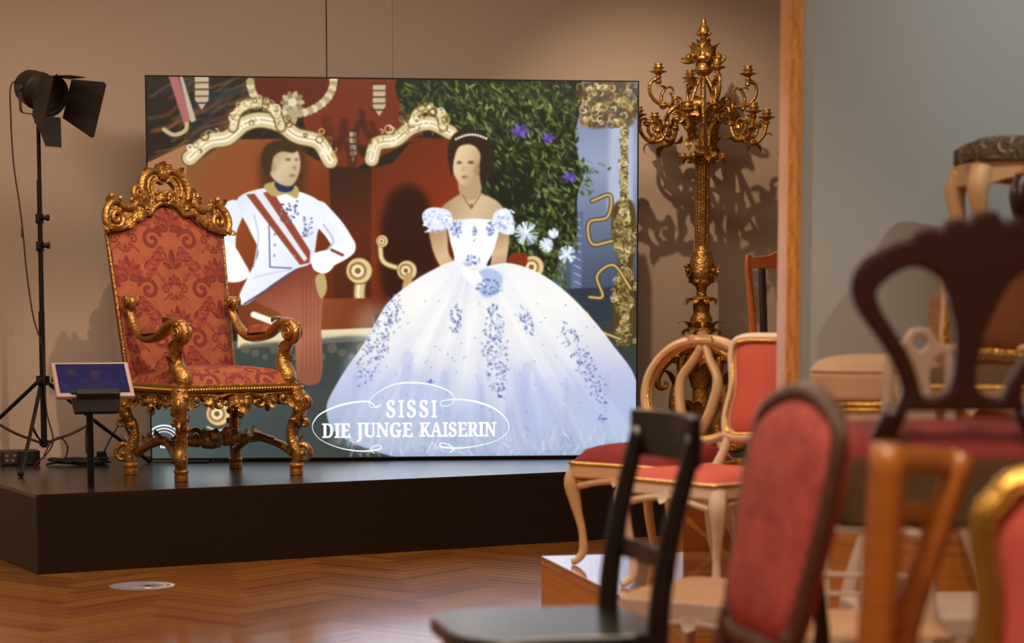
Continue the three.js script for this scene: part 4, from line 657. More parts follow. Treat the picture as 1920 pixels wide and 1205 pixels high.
      g.push(S(X([[0.14, 0.16], [0.152, 0.225], [0.128, 0.282], [0.078, 0.316], [0.03, 0.31], [0.02, 0.285]]), [0.014, 0.021, 0.023, 0.02, 0.015, 0.01]));
      g.push(S(X([[0.1, 0.18], [0.11, 0.225], [0.098, 0.265], [0.07, 0.292]]), [0.008, 0.011, 0.011, 0.008]));
      g.push(S(sp(0.04, 0.178, 0.026, 0.005, 0.6, 1.4), [0.009, 0.01, 0.007], 44, 0.036));
      for (const [x, y, r] of [[0.345, 0.178, 0.017], [0.295, 0.168, 0.013], [0.128, 0.3, 0.016], [0.15, 0.265, 0.013], [0.222, 0.16, 0.014], [0.205, 0.2, 0.012], [0.402, -0.0, 0.014], [0.4, 0.1, 0.013]]) g.push(at(knob(r, [1, 1, 1], 0.15, 5, x * 20), [m * x * NW, y0 + y, 0.034]));
      for (const [x, y, l, w, a] of [[0.36, 0.14, 0.05, 0.04, -0.6], [0.27, 0.125, 0.06, 0.045, -0.9], [0.23, 0.06, 0.09, 0.05, 1.25], [0.3, 0.03, 0.08, 0.045, 1.6], [0.13, 0.115, 0.07, 0.05, -0.2], [0.1, 0.3, 0.05, 0.04, -0.5], [0.15, 0.14, 0.08, 0.05, -1.0], [0.07, 0.165, 0.07, 0.045, 1.3], [0.39, 0.02, 0.06, 0.04, -2.4]]) g.push(at(leaf(l, w, 0.6, 4, 0.005), [m * x * NW, y0 + y, 0.036], [0, 0, m * a]));
    }
    g.push(at(leaf(0.062, 0.075, 0.4, 5, 0.006), [0, y0 + 0.312, 0.03]), ...[-1, 1].map((m) => at(leaf(0.05, 0.05, 0.4, 4, 0.005), [m * 0.015, y0 + 0.318, 0.03], [0, 0, -m * 0.8])), at(knob(0.024, [1.1, 1, 0.8], 0.25, 6), [0, y0 + 0.3, 0.042]), at(leaf(0.025, 0.05, 0.5, 4), [0, y0 + 0.29, 0.04], [0, 0, Math.PI]));
    g.push(...rosette(0.036, 7, 0.03).map((q) => at(q, [0, y0 + 0.168, 0.034])));
    const cv = part('carving', g, M.gold, board);
  }
}
// ------------------------------------------------------------------ tall gilded candelabrum
{
  const o = thing('candelabrum', 'tall gilded floor candelabrum with scrolling arms right of the panel', 'candelabrum', [1.1, STAGE + 0.004, -11.82], 0.2);
  const G = M.gold, H = (y) => y - STAGE;
  part('shaft', [
    lathe([[0, 0.98], [0.045, 0.98], [0.05, 1.0], [0.036, 1.02], [0.046, 1.045], [0.075, 1.062], [0.098, 1.078], [0.085, 1.09], [0.062, 1.1], [0.066, 1.14], [0.052, 1.17], [0.046, 1.18], [0.05, 1.2], [0.048, 1.225], [0.035, 1.24], [0.06, 1.25], [0.094, 1.256], [0.07, 1.266], [0.032, 1.275], [0.028, 1.3], [0.034, 1.325], [0.06, 1.345], [0.082, 1.38], [0.084, 1.42], [0.07, 1.47], [0.06, 1.52], [0.055, 1.535], [0.042, 1.54], [0.04, 1.56]].map(([r, y]) => [r, H(y)])),
    (() => { const g = new THREE.CylinderGeometry(1, 1, 1, 48, 24), p = g.attributes.position; for (let i = 0; i < p.count; i++) { const t = p.getY(i) + 0.5, a = Math.atan2(p.getZ(i), p.getX(i)), cap = Math.hypot(p.getX(i), p.getZ(i)) < 0.5; const r = cap ? 0 : (0.034 + 0.012 * Math.sin(Math.PI * Math.pow(t, 0.6)) * 0.4 + 0.004 * t) * (1 + 0.13 * Math.cos(8 * a)); p.setXYZ(i, r * Math.cos(a), H(1.54 + t * 0.5), r * Math.sin(a)); } g.computeVertexNormals(); return g; })(),
    lathe([[0.036, 2.025], [0.05, 2.03], [0.055, 2.05], [0.05, 2.07], [0.062, 2.085], [0.06, 2.1], [0.045, 2.118], [0.03, 2.13], [0.018, 2.14], [0.016, 2.6], [0.03, 2.62]].map(([r, y]) => [r, H(y)])),
  ], G, o);
  const around = (n, ph, f) => { const r = []; for (let i = 0; i < n; i++) { const a = ph + i * 2 * Math.PI / n; r.push(...[f(i)].flat(Infinity).map((g) => at(g, [0, 0, 0], [0, a, 0]))); } return r; };
  part('leaf_collar', [...around(8, 0, () => [at(leaf(0.1, 0.075, 1.0, 4, 0.005), [0, H(2.035), 0.045], [0.5, 0, 0])]), ...around(6, 0.3, () => [at(knob(0.022), [0, H(2.075), 0.115]), at(leaf(0.06, 0.05, -0.6, 3), [0, H(2.06), 0.1], [2.2, 0, 0])])], G, o);
  part('leaf_cup', [...around(8, 0, () => at(leaf(0.16, 0.08, -0.25, 5, 0.006), [0, H(1.35), 0.07], [-0.12, 0, 0])), ...around(4, 0.4, () => rosette(0.045, 7, 0.03).map((g) => at(g, [0, H(1.42), 0.082])))], G, o);
  part('leaf_dish', [...around(10, 0, () => at(leaf(0.05, 0.05, 0.9, 3), [0, H(1.25), 0.065], [1.2, 0, 0])), ...around(8, 0.2, () => at(leaf(0.1, 0.06, 0.7, 4), [0, H(1.075), 0.062], [0.35, 0, 0])), ...around(8, 0, () => at(leaf(0.05, 0.05, 0.9, 3), [0, H(1.075), 0.08], [1.3, 0, 0]))], G, o);
  // crown and finial
  part('crown', [lathe([[0.02, 2.6], [0.06, 2.615], [0.075, 2.63], [0.05, 2.65], [0.035, 2.69], [0.018, 2.72], [0.016, 2.745], [0.03, 2.76], [0.034, 2.785], [0.026, 2.81], [0.012, 2.825], [0.016, 2.835], [0.01, 2.85], [0.0, 2.87]].map(([r, y]) => [r, H(y)]), [0, 0, 0], 20), ...around(6, 0, () => [sweep(zy([[0.05, H(2.62)], [0.1, H(2.612)], [0.125, H(2.622)], [0.122, H(2.64)], [0.11, H(2.636)]]), [0.012, 0.012, 0.01, 0.008, 0.006], { ref: [1, 0, 0], n: 24 }), at(leaf(0.1, 0.075, 0.5, 4), [0, H(2.625), 0.07], [-0.25, 0, 0]), at(knob(0.02), [0, H(2.64), 0.085])]), ...around(6, 0.5, () => at(leaf(0.055, 0.045, 0.4, 3), [0, H(2.69), 0.03], [-0.1, 0, 0])), ...around(6, 0, () => at(knob(0.013), [0, H(2.772), 0.03]))], G, o);
  part('bobeche', lathe([[0.02, 2.53], [0.035, 2.54], [0.06, 2.56], [0.055, 2.57], [0.045, 2.575], [0.045, 2.6], [0.03, 2.61]].map(([r, y]) => [r, H(y)])), G, o);
  part('lyre_ribs', around(4, 0.6, () => [sweep(zy([[0.02, H(2.53)], [0.06, H(2.47)], [0.105, H(2.38)], [0.112, H(2.32)], [0.085, H(2.29)]]), [0.01, 0.011, 0.011, 0.01, 0.008], { ref: [1, 0, 0], n: 30 }), sweep(zy([[0.045, H(2.125)], [0.05, H(2.2)], [0.09, H(2.27)], [0.1, H(2.33)], [0.06, H(2.36)], [0.025, H(2.35)]]), [0.01, 0.01, 0.01, 0.009, 0.008, 0.006], { ref: [1, 0, 0], n: 34 }), at(leaf(0.09, 0.05, 0.6, 4), [0, H(2.47), 0.07], [0.5, 0, 0]), at(leaf(0.08, 0.05, 0.7, 4), [0, H(2.2), 0.085], [0.1, 0, 0]), at(knob(0.02), [0, H(2.3), 0.1])]), G, o);
  const cup = (r, y) => [lathe([[0.004, y - 0.09], [0.014, y - 0.085], [0.02, y - 0.075], [0.012, y - 0.065], [0.024, y - 0.055], [0.05, y - 0.046], [0.047, y - 0.042], [0.022, y - 0.036], [0.02, y - 0.03], [0.033, y - 0.024], [0.03, y - 0.02], [0.021, y - 0.016], [0.022, y - 0.004], [0.026, y], [0.014, y], [0.013, y - 0.02], [0, y - 0.022]], [0, 0, r], 18)];
  const armBase = (i, n, ph) => ph + i * 2 * Math.PI / n;
  for (let i = 0; i < 6; i++) {                                            // lower tier
    const a = Math.PI / 2 + armBase(i, 6, 0.21 - 0.2), R = 0.385, y = H(2.35);
    const S = (pts, r, n = 44) => sweep(zy(pts), r, { ref: [1, 0, 0], n, k: 7 });
    const g = [S([[0.05, y - 0.08], [0.1, y - 0.02], [0.16, y + 0.005], [0.21, y - 0.04], [0.215, y - 0.12], [0.25, y - 0.185], [0.31, y - 0.195], [0.36, y - 0.16], [R, y - 0.085]], [0.012, 0.012, 0.013, 0.013, 0.012, 0.013, 0.012, 0.011, 0.012], 60),
      S(spiral(0.285, y - 0.115, 0.058, 0.01, -2.2, 1.5, 26), [0.011, 0.01, 0.006]), S(spiral(0.15, y - 0.06, 0.045, 0.008, 0.6, 1.4, 22), [0.01, 0.009, 0.006]), S(spiral(0.345, y - 0.09, 0.032, 0.006, -0.6, 1.3, 18), [0.008, 0.007, 0.005]),
      ...[[0.24, y - 0.18, 0.09, -1.9], [0.31, y - 0.2, 0.08, 1.9], [0.2, y - 0.03, 0.08, 2.2], [0.16, y, 0.06, -0.5], [0.36, y - 0.16, 0.07, 0.7], [0.25, y - 0.1, 0.06, 0.2]].map(([z, yy, l, rx]) => at(leaf(l, 0.06, 0.7, 4, 0.004), [0, yy, z], [rx, 0, 0])),
      ...[[0.215, y - 0.1], [0.3, y - 0.19], [0.27, y - 0.13], [0.16, y - 0.06], [0.33, y - 0.09]].map(([z, yy], k) => at(knob(0.02, [1, 1, 1], 0.25, 5, k), [0, yy, z]))].map((q) => at(q, [0, 0, 0], [0, a, 0]));
    const arm = part('arm', g, G, o);
    part('candle_cup', cup(R, y).map((q) => at(q, [0, 0, 0], [0, a, 0])), G, arm);
  }
  for (let i = 0; i < 4; i++) {                                            // upper tier
    const a = Math.PI / 2 + armBase(i, 4, 0.0), R = 0.268, y = H(2.595);
    const S = (pts, r, n = 40) => sweep(zy(pts), r, { ref: [1, 0, 0], n, k: 7 });
    const g = [S([[0.07, y - 0.27], [0.13, y - 0.25], [0.2, y - 0.235], [0.27, y - 0.22], [0.315, y - 0.17], [0.315, y - 0.11], [0.285, y - 0.085], [R - 0.01, y - 0.08]], [0.01, 0.012, 0.012, 0.012, 0.011, 0.01, 0.01, 0.011], 50), S([[0.25, y - 0.22], [0.245, y - 0.17], [0.215, y - 0.13], [0.185, y - 0.135], [0.18, y - 0.165], [0.2, y - 0.165]], [0.01, 0.01, 0.009, 0.008, 0.007, 0.006]), S(spiral(0.15, y - 0.21, 0.035, 0.006, -1.2, 1.3, 18), [0.009, 0.008, 0.005]),
      ...[[0.2, y - 0.24, 0.08, -0.6], [0.3, y - 0.1, 0.06, -1.2], [0.22, y - 0.14, 0.06, 0.9]].map(([z, yy, l, rx]) => at(leaf(l, 0.05, 0.6, 4, 0.004), [0, yy, z], [rx, 0, 0])), at(knob(0.022), [0, y - 0.235, 0.24]), at(knob(0.018), [0, y - 0.1, R])].map((q) => at(q, [0, 0, 0], [0, a, 0]));
    const arm = part('arm', g, G, o);
    part('candle_cup', cup(R, y).map((q) => at(q, [0, 0, 0], [0, a, 0])), G, arm);
  }
  // base: three great scrolls round a cluster of leaves
  part('base_stem', [lathe([[0, 0], [0.12, 0], [0.13, 0.02], [0.1, 0.035], [0.06, 0.06], [0.05, 0.15], [0.07, 0.22], [0.05, 0.3], [0.045, 0.45], [0.06, 0.52], [0.04, 0.6], [0.045, 0.63]]), ...around(6, 0, () => at(leaf(0.2, 0.1, 0.5, 5, 0.006), [0, 0.38, 0.05], [0.15, 0, 0])), ...around(6, 0.5, () => at(leaf(0.16, 0.09, 0.6, 5, 0.006), [0, 0.2, 0.06], [0.2, 0, 0])), ...around(5, 0.2, () => at(knob(0.045, [1, 1.2, 1]), [0, 0.53, 0.06]))], M.goldDark, o);
  for (let i = 0; i < 3; i++) {
    const a = -Math.PI / 2 + 0.15 + i * 2 * Math.PI / 3, S = (pts, r, n = 60) => sweep(zy(pts), r, { ref: [1, 0, 0], n, k: 9 });
    part('base_scroll', [S([[0.05, 0.6], [0.11, 0.6], [0.2, 0.55], [0.26, 0.48], [0.28, 0.42], [0.26, 0.38], [0.22, 0.39], [0.225, 0.42]], [0.026, 0.032, 0.034, 0.03, 0.026, 0.022, 0.016, 0.01]), S([[0.14, 0.56], [0.12, 0.46], [0.16, 0.36], [0.17, 0.26], [0.12, 0.16], [0.16, 0.06], [0.26, 0.04], [0.33, 0.08], [0.33, 0.14], [0.28, 0.15], [0.275, 0.11]], [0.022, 0.03, 0.032, 0.03, 0.03, 0.034, 0.034, 0.03, 0.024, 0.018, 0.012]), S(spiral(0.28, 0.47, 0.05, 0.008, -0.6, 1.3, 22), [0.016, 0.014, 0.008]), at(leaf(0.16, 0.1, 0.6, 5, 0.006), [0, 0.6, 0.12], [1.2, 0, 0]), at(leaf(0.14, 0.09, 0.6, 5, 0.006), [0, 0.4, 0.17], [0.3, 0, 0]), at(leaf(0.12, 0.08, 0.7, 4, 0.006), [0, 0.46, 0.27], [0.1, 0, 0]), at(knob(0.04), [0, 0.62, 0.08]), at(knob(0.036), [0, 0.56, 0.17]), at(knob(0.033, [1, 0.9, 1]), [0, 0.04, 0.24])].map((q) => at(q, [0, 0, 0], [0, a, 0])), M.goldDark, o);
  }
}
// ------------------------------------------------------------------ the chair display
const creamGilt = mat('#d9b182', 0.42, 0.05, { bumpMap: repeated(fineNoise, 6), bumpScale: 0.0006 });
const ivory = mat('#e2cbb0', 0.45, 0, { bumpMap: repeated(fineNoise, 8), bumpScale: 0.0008 });
const whitePaint = mat('#cdb5a5', 0.5, 0, { bumpMap: repeated(fineNoise, 8), bumpScale: 0.0008 });
const fabric = (col, sheen) => new THREE.MeshPhysicalMaterial({ color: rgb(col), roughness: 0.8, sheen: 0.4, sheenColor: rgb(sheen), sheenRoughness: 0.5, bumpMap: repeated(fineNoise, 25), bumpScale: 0.001 });
const coral = fabric('#cb5a4a', '#b86a5c'), crimson = fabric('#861a16', '#6a2420'), wine = fabric('#7e1f24', '#a8484a'), cream = fabric('#d9b48e', '#e8d0b0'), beige = fabric('#d3a77f', '#e8c8a4'), olive = fabric('#5a4226', '#7a6040');
const ebony = mat('#110f0e', 0.3, 0, { clearcoat: 0.35, clearcoatRoughness: 0.16 });
const mahogany = new THREE.MeshPhysicalMaterial({ color: rgb('#300f07'), map: repeated(grain, 2, 8), roughness: 0.4, clearcoat: 0.4, clearcoatRoughness: 0.25 });
const walnut = new THREE.MeshPhysicalMaterial({ color: rgb('#54342a'), map: repeated(grain, 2, 8), roughness: 0.4 });
const beech = new THREE.MeshPhysicalMaterial({ color: rgb('#b9722f'), map: repeated(grain, 2, 8), roughness: 0.35, clearcoat: 0.3, clearcoatRoughness: 0.2 });
const cherry = new THREE.MeshPhysicalMaterial({ color: rgb('#d0752e'), map: repeated(grain, 2, 8), roughness: 0.4 });
const cabriole = (x, z, y, s = 1) => { const u = Math.sign(x), w = Math.sign(z); return [sweep([[x, y, z], [x + u * 0.016, y * 0.84, z + w * 0.016], [x + u * 0.006, y * 0.6, z + w * 0.004], [x - u * 0.012, y * 0.32, z - w * 0.012], [x - u * 0.012, y * 0.12, z - w * 0.012], [x + u * 0.006, y * 0.04, z + w * 0.01], [x + u * 0.014, 0.012, z + w * 0.02]], [0.032 * s, 0.031 * s, 0.023 * s, 0.016 * s, 0.014 * s, 0.017 * s, 0.012 * s], { ref: [1, 0, 0], n: 34, k: 10 })]; };
const plan = (w0, w1, d, n = 48) => smooth2([[-w1 / 2, d / 2], [-w1 * 0.2, d * 0.51], [w1 * 0.2, d * 0.51], [w1 / 2, d / 2], [w1 * 0.42 + w0 * 0.09, d * 0.1], [w0 / 2, -d / 2], [w0 * 0.2, -d * 0.53], [-w0 * 0.2, -d * 0.53], [-w0 / 2, -d / 2], [-w1 * 0.42 - w0 * 0.09, d * 0.1]], n);   // plan outline, +y of the outline is the back
function ringOf(pts, z, r, m = {}) { return sweep(xy(pts, z), r, { closed: true, ref: [0, 0, 1], n: pts.length * 3, k: 8, ...m }); }
// upholstered open-framed chair: front is +z
function salonChair(name, label, p, turn, q) {
  const o = thing(name, label, 'chair', p, turn), { w0 = 0.48, w1 = 0.42, d = 0.42, h = 0.4, wood, trim, seat } = q;
  const pl = plan(w0, w1, d), apron = q.apron ?? 0.055;
  const rail = part('seat_rail', [at(lay(extrude(shapeOf(pl), apron, 0.008)), [0, h - apron / 2, 0]), ...[-1, 1].map((s) => sweep([[s * 0.02, h - apron, d * 0.51], [s * 0.1, h - apron - 0.012, d * 0.505], [s * w0 * 0.42, h - apron - 0.03, d * 0.47]], [0.014, 0.012, 0.016], { k: 7 })), at(leaf(0.05, 0.06, 0.3, 4), [0, h - apron * 0.6, d * 0.535], [Math.PI, Math.PI, 0]), ...[-1, 1].map((s) => sweep([[s * (w0 * 0.47), h - apron - 0.02, d * 0.4], [s * w0 * 0.47, h - apron - 0.004, d * 0.1], [s * (w1 * 0.49), h - apron - 0.02, -d * 0.4]], [0.014, 0.011, 0.014], { k: 7 }))], wood, o);
  if (trim) part('gilt_line', ringOf(pl.map(([x, y]) => [x * 1.01, y * 1.01]), 0, 0.005).rotateX(-Math.PI / 2).translate(0, h - 0.006, 0), trim, rail);
  part('seat', at(lay(cushion(pl.map(([x, y]) => [x * 0.96, y * 0.96]), q.dome ?? 0.05, 0.01)), [0, h, 0]), seat, o);
  for (const s of [-1, 1]) {
    const l = part('leg', cabriole(s * w0 * 0.455, d * 0.44, h - 0.02), wood, o);
    if (trim) part('gilt_collar', at(new THREE.TorusGeometry(0.031, 0.005, 6, 18), [s * w0 * 0.455, h - apron - 0.012, d * 0.44], [Math.PI / 2, 0, 0]), trim, l);
    part('leg', sweep([[s * w1 * 0.46, h, -d * 0.46], [s * w1 * 0.46, h * 0.5, -d * 0.47], [s * w1 * 0.48, 0.01, -d * 0.6]], [0.024, 0.018, 0.015], { k: 8 }), wood, o);
  }
  if (!q.back) return o;
  const RK = q.rake ?? 0.16, L = (m) => { m.position.set(0, h, -d * 0.48); m.rotation.x = -RK; return m; };
  const b = smooth2(q.back, 56);
  const fr = L(part('back_frame', [ringOf(b, 0, q.fr ?? 0.02), ...(q.crest ? [at(leaf(0.05, 0.07, 0.3, 4), [0, q.crest, 0.015]), ...[-1, 1].map((s) => at(leaf(0.06, 0.04, 0.4, 3), [s * 0.01, q.crest + 0.005, 0.015], [0, 0, -s * 1.3]))] : []), ...[-1, 1].map((s) => sweep([[s * w1 * 0.44, -0.01, 0], [s * (q.neck ?? w1 * 0.36), q.low * 0.5, 0], [s * (q.foot ?? w1 * 0.3), q.low + 0.02, 0]], [0.02, 0.016, 0.018], { k: 8 }))], wood, o));
  if (trim) part('gilt_beading', [ringOf(b.map(([x, y]) => { const c = q.mid; return [x * 0.93, c + (y - c) * 0.94]; }), 0.014, 0.006), ...(q.beaded ? beads(xy(b, 0.02), 0.0065, 90, 6, true) : [])], trim, fr);
  if (q.pad) L(part('back_pad', [cushion(b.map(([x, y]) => [x * 0.92, q.mid + (y - q.mid) * 0.93]), 0.022, 0.012), at(extrude(shapeOf(b.map(([x, y]) => [x * 0.9, q.mid + (y - q.mid) * 0.92])), 0.012, 0.002), [0, 0, -0.012])], q.pad, o));
  if (q.splat) L(part('splat', q.splat(), wood, o));
  return o;
}
salonChair('salon_chair', 'cream gilt chair with domed crimson seat and open oval back', [0.535, 0.25, -7.52], -0.72, { wood: creamGilt, trim: M.goldBright, seat: crimson, h: 0.39, dome: 0.07, w0: 0.47, w1: 0.42, d: 0.44, apron: 0.06, rake: 0.2, fr: 0.024, crest: 0.44, low: 0.06, mid: 0.26, back: [[0, 0.06], [0.15, 0.09], [0.235, 0.2], [0.23, 0.32], [0.14, 0.42], [0, 0.45], [-0.14, 0.42], [-0.23, 0.32], [-0.235, 0.2], [-0.15, 0.09]], splat: () => [-1, 1].map((s) => sweep([[s * 0.03, 0.08, 0], [s * 0.075, 0.2, 0], [s * 0.085, 0.3, 0], [s * 0.035, 0.38, 0], [s * 0.01, 0.43, 0]], [0.016, 0.02, 0.02, 0.018, 0.016], { k: 8, ref: [0, 0, 1] })) });
salonChair('salon_chair', 'ivory gilt chair with coral seat and narrow coral back panel', [0.675, 0.25, -6.87], -0.86, { wood: ivory, trim: M.goldBright, seat: coral, pad: coral, h: 0.385, dome: 0.035, w0: 0.46, w1: 0.4, d: 0.42, rake: 0.2, fr: 0.019, low: 0.13, mid: 0.3, back: [[-0.13, 0.13], [0, 0.125], [0.13, 0.13], [0.15, 0.18], [0.14, 0.3], [0.165, 0.42], [0.155, 0.46], [0, 0.475], [-0.155, 0.46], [-0.165, 0.42], [-0.14, 0.3], [-0.15, 0.18]] });
salonChair('salon_chair', 'gold framed chair with coral back at the lower right edge', [0.868, 0.12, -2.7], -0.12, { wood: M.goldBright, trim: M.goldDark, seat: coral, pad: coral, h: 0.4, w0: 0.46, w1: 0.42, d: 0.42, rake: 0.1, fr: 0.021, low: 0.08, mid: 0.26, back: [[-0.17, 0.08], [0, 0.07], [0.17, 0.08], [0.2, 0.13], [0.195, 0.26], [0.205, 0.38], [0.18, 0.41], [0.17, 0.425], [0, 0.45], [-0.17, 0.425], [-0.18, 0.41], [-0.205, 0.38], [-0.195, 0.26], [-0.2, 0.13]] });
salonChair('salon_chair', 'cream chair with beaded gold frame and brown back behind dark splat', [1.285, 0.6, -5.56], -0.35, { wood: creamGilt, trim: M.goldBright, beaded: true, seat: olive, pad: fabric('#7a4420', '#a8703c'), h: 0.4, w0: 0.36, w1: 0.3, d: 0.34, rake: 0.22, fr: 0.018, low: 0.08, mid: 0.24, back: [[-0.11, 0.08], [0, 0.075], [0.11, 0.08], [0.125, 0.24], [0.14, 0.4], [0, 0.42], [-0.14, 0.4], [-0.125, 0.24]] });
salonChair('salon_chair', 'beige cushioned chair with white frame between black chair and oak plinth', [0.56, 0, -5.42], -0.5, { wood: whitePaint, seat: beige, h: 0.44, dome: 0.025, w0: 0.42, w1: 0.36, d: 0.38 });
salonChair('salon_chair', 'dark mahogany chair with coral seat beside the tapestry stool', [1.705, 1.257, -6.03], -0.2, { wood: mahogany, trim: M.goldBright, seat: coral, h: 0.345, dome: 0.075, w0: 0.42, w1: 0.36, d: 0.2 });
// black country chair
{
  const o = thing('side_chair', 'plain black lacquered wooden chair with curved top rail in front', 'chair', [0.063, 0.124, -4.03], -1.342);
  const pts = smooth2([[-0.185, 0.19], [0.185, 0.19], [0.205, 0.0], [0.2, -0.15], [0.13, -0.205], [0, -0.215], [-0.13, -0.205], [-0.2, -0.15], [-0.205, 0.0]], 60);
  part('seat', [at(lay(extrude(shapeOf(pts), 0.032, 0.012, 8, 4)), [0, 0.436, 0]), at(lay(extrude(shapeOf(pts.map(([x, y]) => [x * 0.88, y * 0.86])), 0.05, 0.004)), [0, 0.4, 0])], ebony, o);
  for (const s of [-1, 1]) {
    part('back_post', sweep([[s * 0.175, 0.0, -0.24], [s * 0.176, 0.25, -0.2], [s * 0.178, 0.44, -0.185], [s * 0.182, 0.62, -0.205], [s * 0.188, 0.83, -0.255]], [0.016, 0.019, 0.021, 0.019, 0.016], { ref: [1, 0, 0], n: 30, k: 10, square: 3.2, asp: 1.05 }), ebony, o);
    part('leg', sweep([[s * 0.17, 0.42, 0.15], [s * 0.18, 0.2, 0.165], [s * 0.185, 0.005, 0.18]], [0.02, 0.018, 0.013], { k: 10 }), ebony, o);
    part('stretcher', sweep([[s * 0.18, 0.16, 0.165], [s * 0.176, 0.165, -0.21]], 0.01, { n: 6 }), ebony, o);
  }
  const rail = (y0, y1, z, bow, th) => { const n = 16, out = [], inn = []; for (let i = 0; i <= n; i++) { const u = i / n * 2 - 1; out.push([u * 0.205, -(z + bow * (u * u - 1))]); inn.push([u * 0.205, -(z + bow * (u * u - 1) + th)]); } return at(lay(extrude(shapeOf([...out, ...inn.reverse()]), y1 - y0, 0.005)), [0, (y0 + y1) / 2, 0]); };
  part('top_rail', rail(0.77, 0.868, -0.262, 0.04, 0.022), ebony, o); part('cross_rail', rail(0.56, 0.602, -0.21, 0.02, 0.016), ebony, o);
  part('screw_head', ball(0.005, [0.187, 0.745, -0.222]), M.steel, o);
}
// red damask chair, seen almost edge on
{
  const o = thing('side_chair', 'tall dark framed chair back in red damask right of the black chair', 'chair', [0.205, 0.12, -3.36], -1.37);
  const h = 0.45;
  part('seat_rail', at(lay(extrude(shapeOf(plan(0.46, 0.4, 0.42)), 0.06, 0.01)), [0, h - 0.03, 0]), walnut, o);
  part('seat', at(lay(cushion(plan(0.44, 0.38, 0.4), 0.05, 0.01)), [0, h, 0]), crimsonDamask, o);
  for (const s of [-1, 1]) { part('leg', cabriole(s * 0.2, 0.18, h - 0.03), walnut, o); part('leg', sweep([[s * 0.17, h, -0.2], [s * 0.17, 0.2, -0.21], [s * 0.18, 0.01, -0.27]], [0.024, 0.019, 0.016]), walnut, o); }
  const b = smooth2([[-0.15, 0.08], [0, 0.07], [0.15, 0.08], [0.185, 0.2], [0.205, 0.36], [0.19, 0.45], [0.11, 0.485], [0, 0.5], [-0.11, 0.485], [-0.19, 0.45], [-0.205, 0.36], [-0.185, 0.2]], 60), L = (m) => { m.position.set(0, h, -0.2); m.rotation.x = -0.19; return m; };
  L(part('back_frame', [ringOf(b, 0, 0.0125, { asp: 1.6 }), ...[-1, 1].map((s) => sweep([[s * 0.175, -0.02, 0], [s * 0.165, 0.05, 0], [s * 0.16, 0.11, 0]], 0.02))], walnut, o));
  L(part('back_pad', [cushion(b.map(([x, y]) => [x * 0.955, 0.29 + (y - 0.29) * 0.96]), 0.035, 0.02), at(extrude(shapeOf(b.map(([x, y]) => [x * 0.955, 0.29 + (y - 0.29) * 0.96])), 0.02, 0.003), [0, 0, -0.02])], crimsonDamask, o));
}
// beech chair with flaring posts
{
  const o = thing('side_chair', 'light brown beech ladder back chair before the dark mahogany chair', 'chair', [0.62, 0.124, -3.13], 0);
  const Lf = [[-0.062, 0, -0.02], [-0.06, 0.33, 0.0], [-0.056, 0.55, 0.02], [-0.046, 0.87, 0.05]], Rt = [[-0.03, 0, -0.12], [-0.012, 0.42, -0.1], [0.012, 0.58, -0.08], [0.092, 0.85, -0.06]];
  part('back_post', sweep(Lf, [0.022, 0.028, 0.03, 0.028], { ref: [1, 0, 0], n: 24, k: 8, square: 3, asp: 1.5 }), beech, o);
  part('back_post', sweep(Rt, [0.018, 0.022, 0.023, 0.02], { ref: [1, 0, 0], n: 24, k: 8, square: 3, asp: 1.5 }), beech, o);
  const rung = (a, b, up, hgt) => { const m = a.map((v, i) => (v + b[i]) / 2); m[1] += up; return sweep([a, m, b], hgt, { ref: [0, 1, 0], n: 14, k: 8, square: 4, asp: 0.35 }); };
  part('top_rail', rung([-0.045, 0.842, 0.048], [0.088, 0.828, -0.06], 0.008, 0.021), beech, o);
  part('cross_rail', rung([-0.05, 0.755, 0.04], [0.052, 0.745, -0.07], 0.012, 0.016), beech, o);
  part('cross_rail', rung([-0.056, 0.585, 0.022], [0.015, 0.578, -0.08], 0, 0.01), beech, o);
  part('seat', at(lay(extrude(shapeOf(smooth2([[-0.2, -0.08], [-0.06, 0.06], [0.0, 0.0], [0.0, -0.2], [-0.1, -0.34], [-0.22, -0.3]], 40)), 0.03, 0.008)), [0, 0.43, 0]), beech, o);
  for (const [x, z] of [[-0.17, 0.26], [-0.04, 0.22]]) part('leg', sweep([[x, 0.43, z], [x, 0.2, z], [x * 1.1, 0.005, z + 0.02]], [0.018, 0.016, 0.012]), beech, o);
}
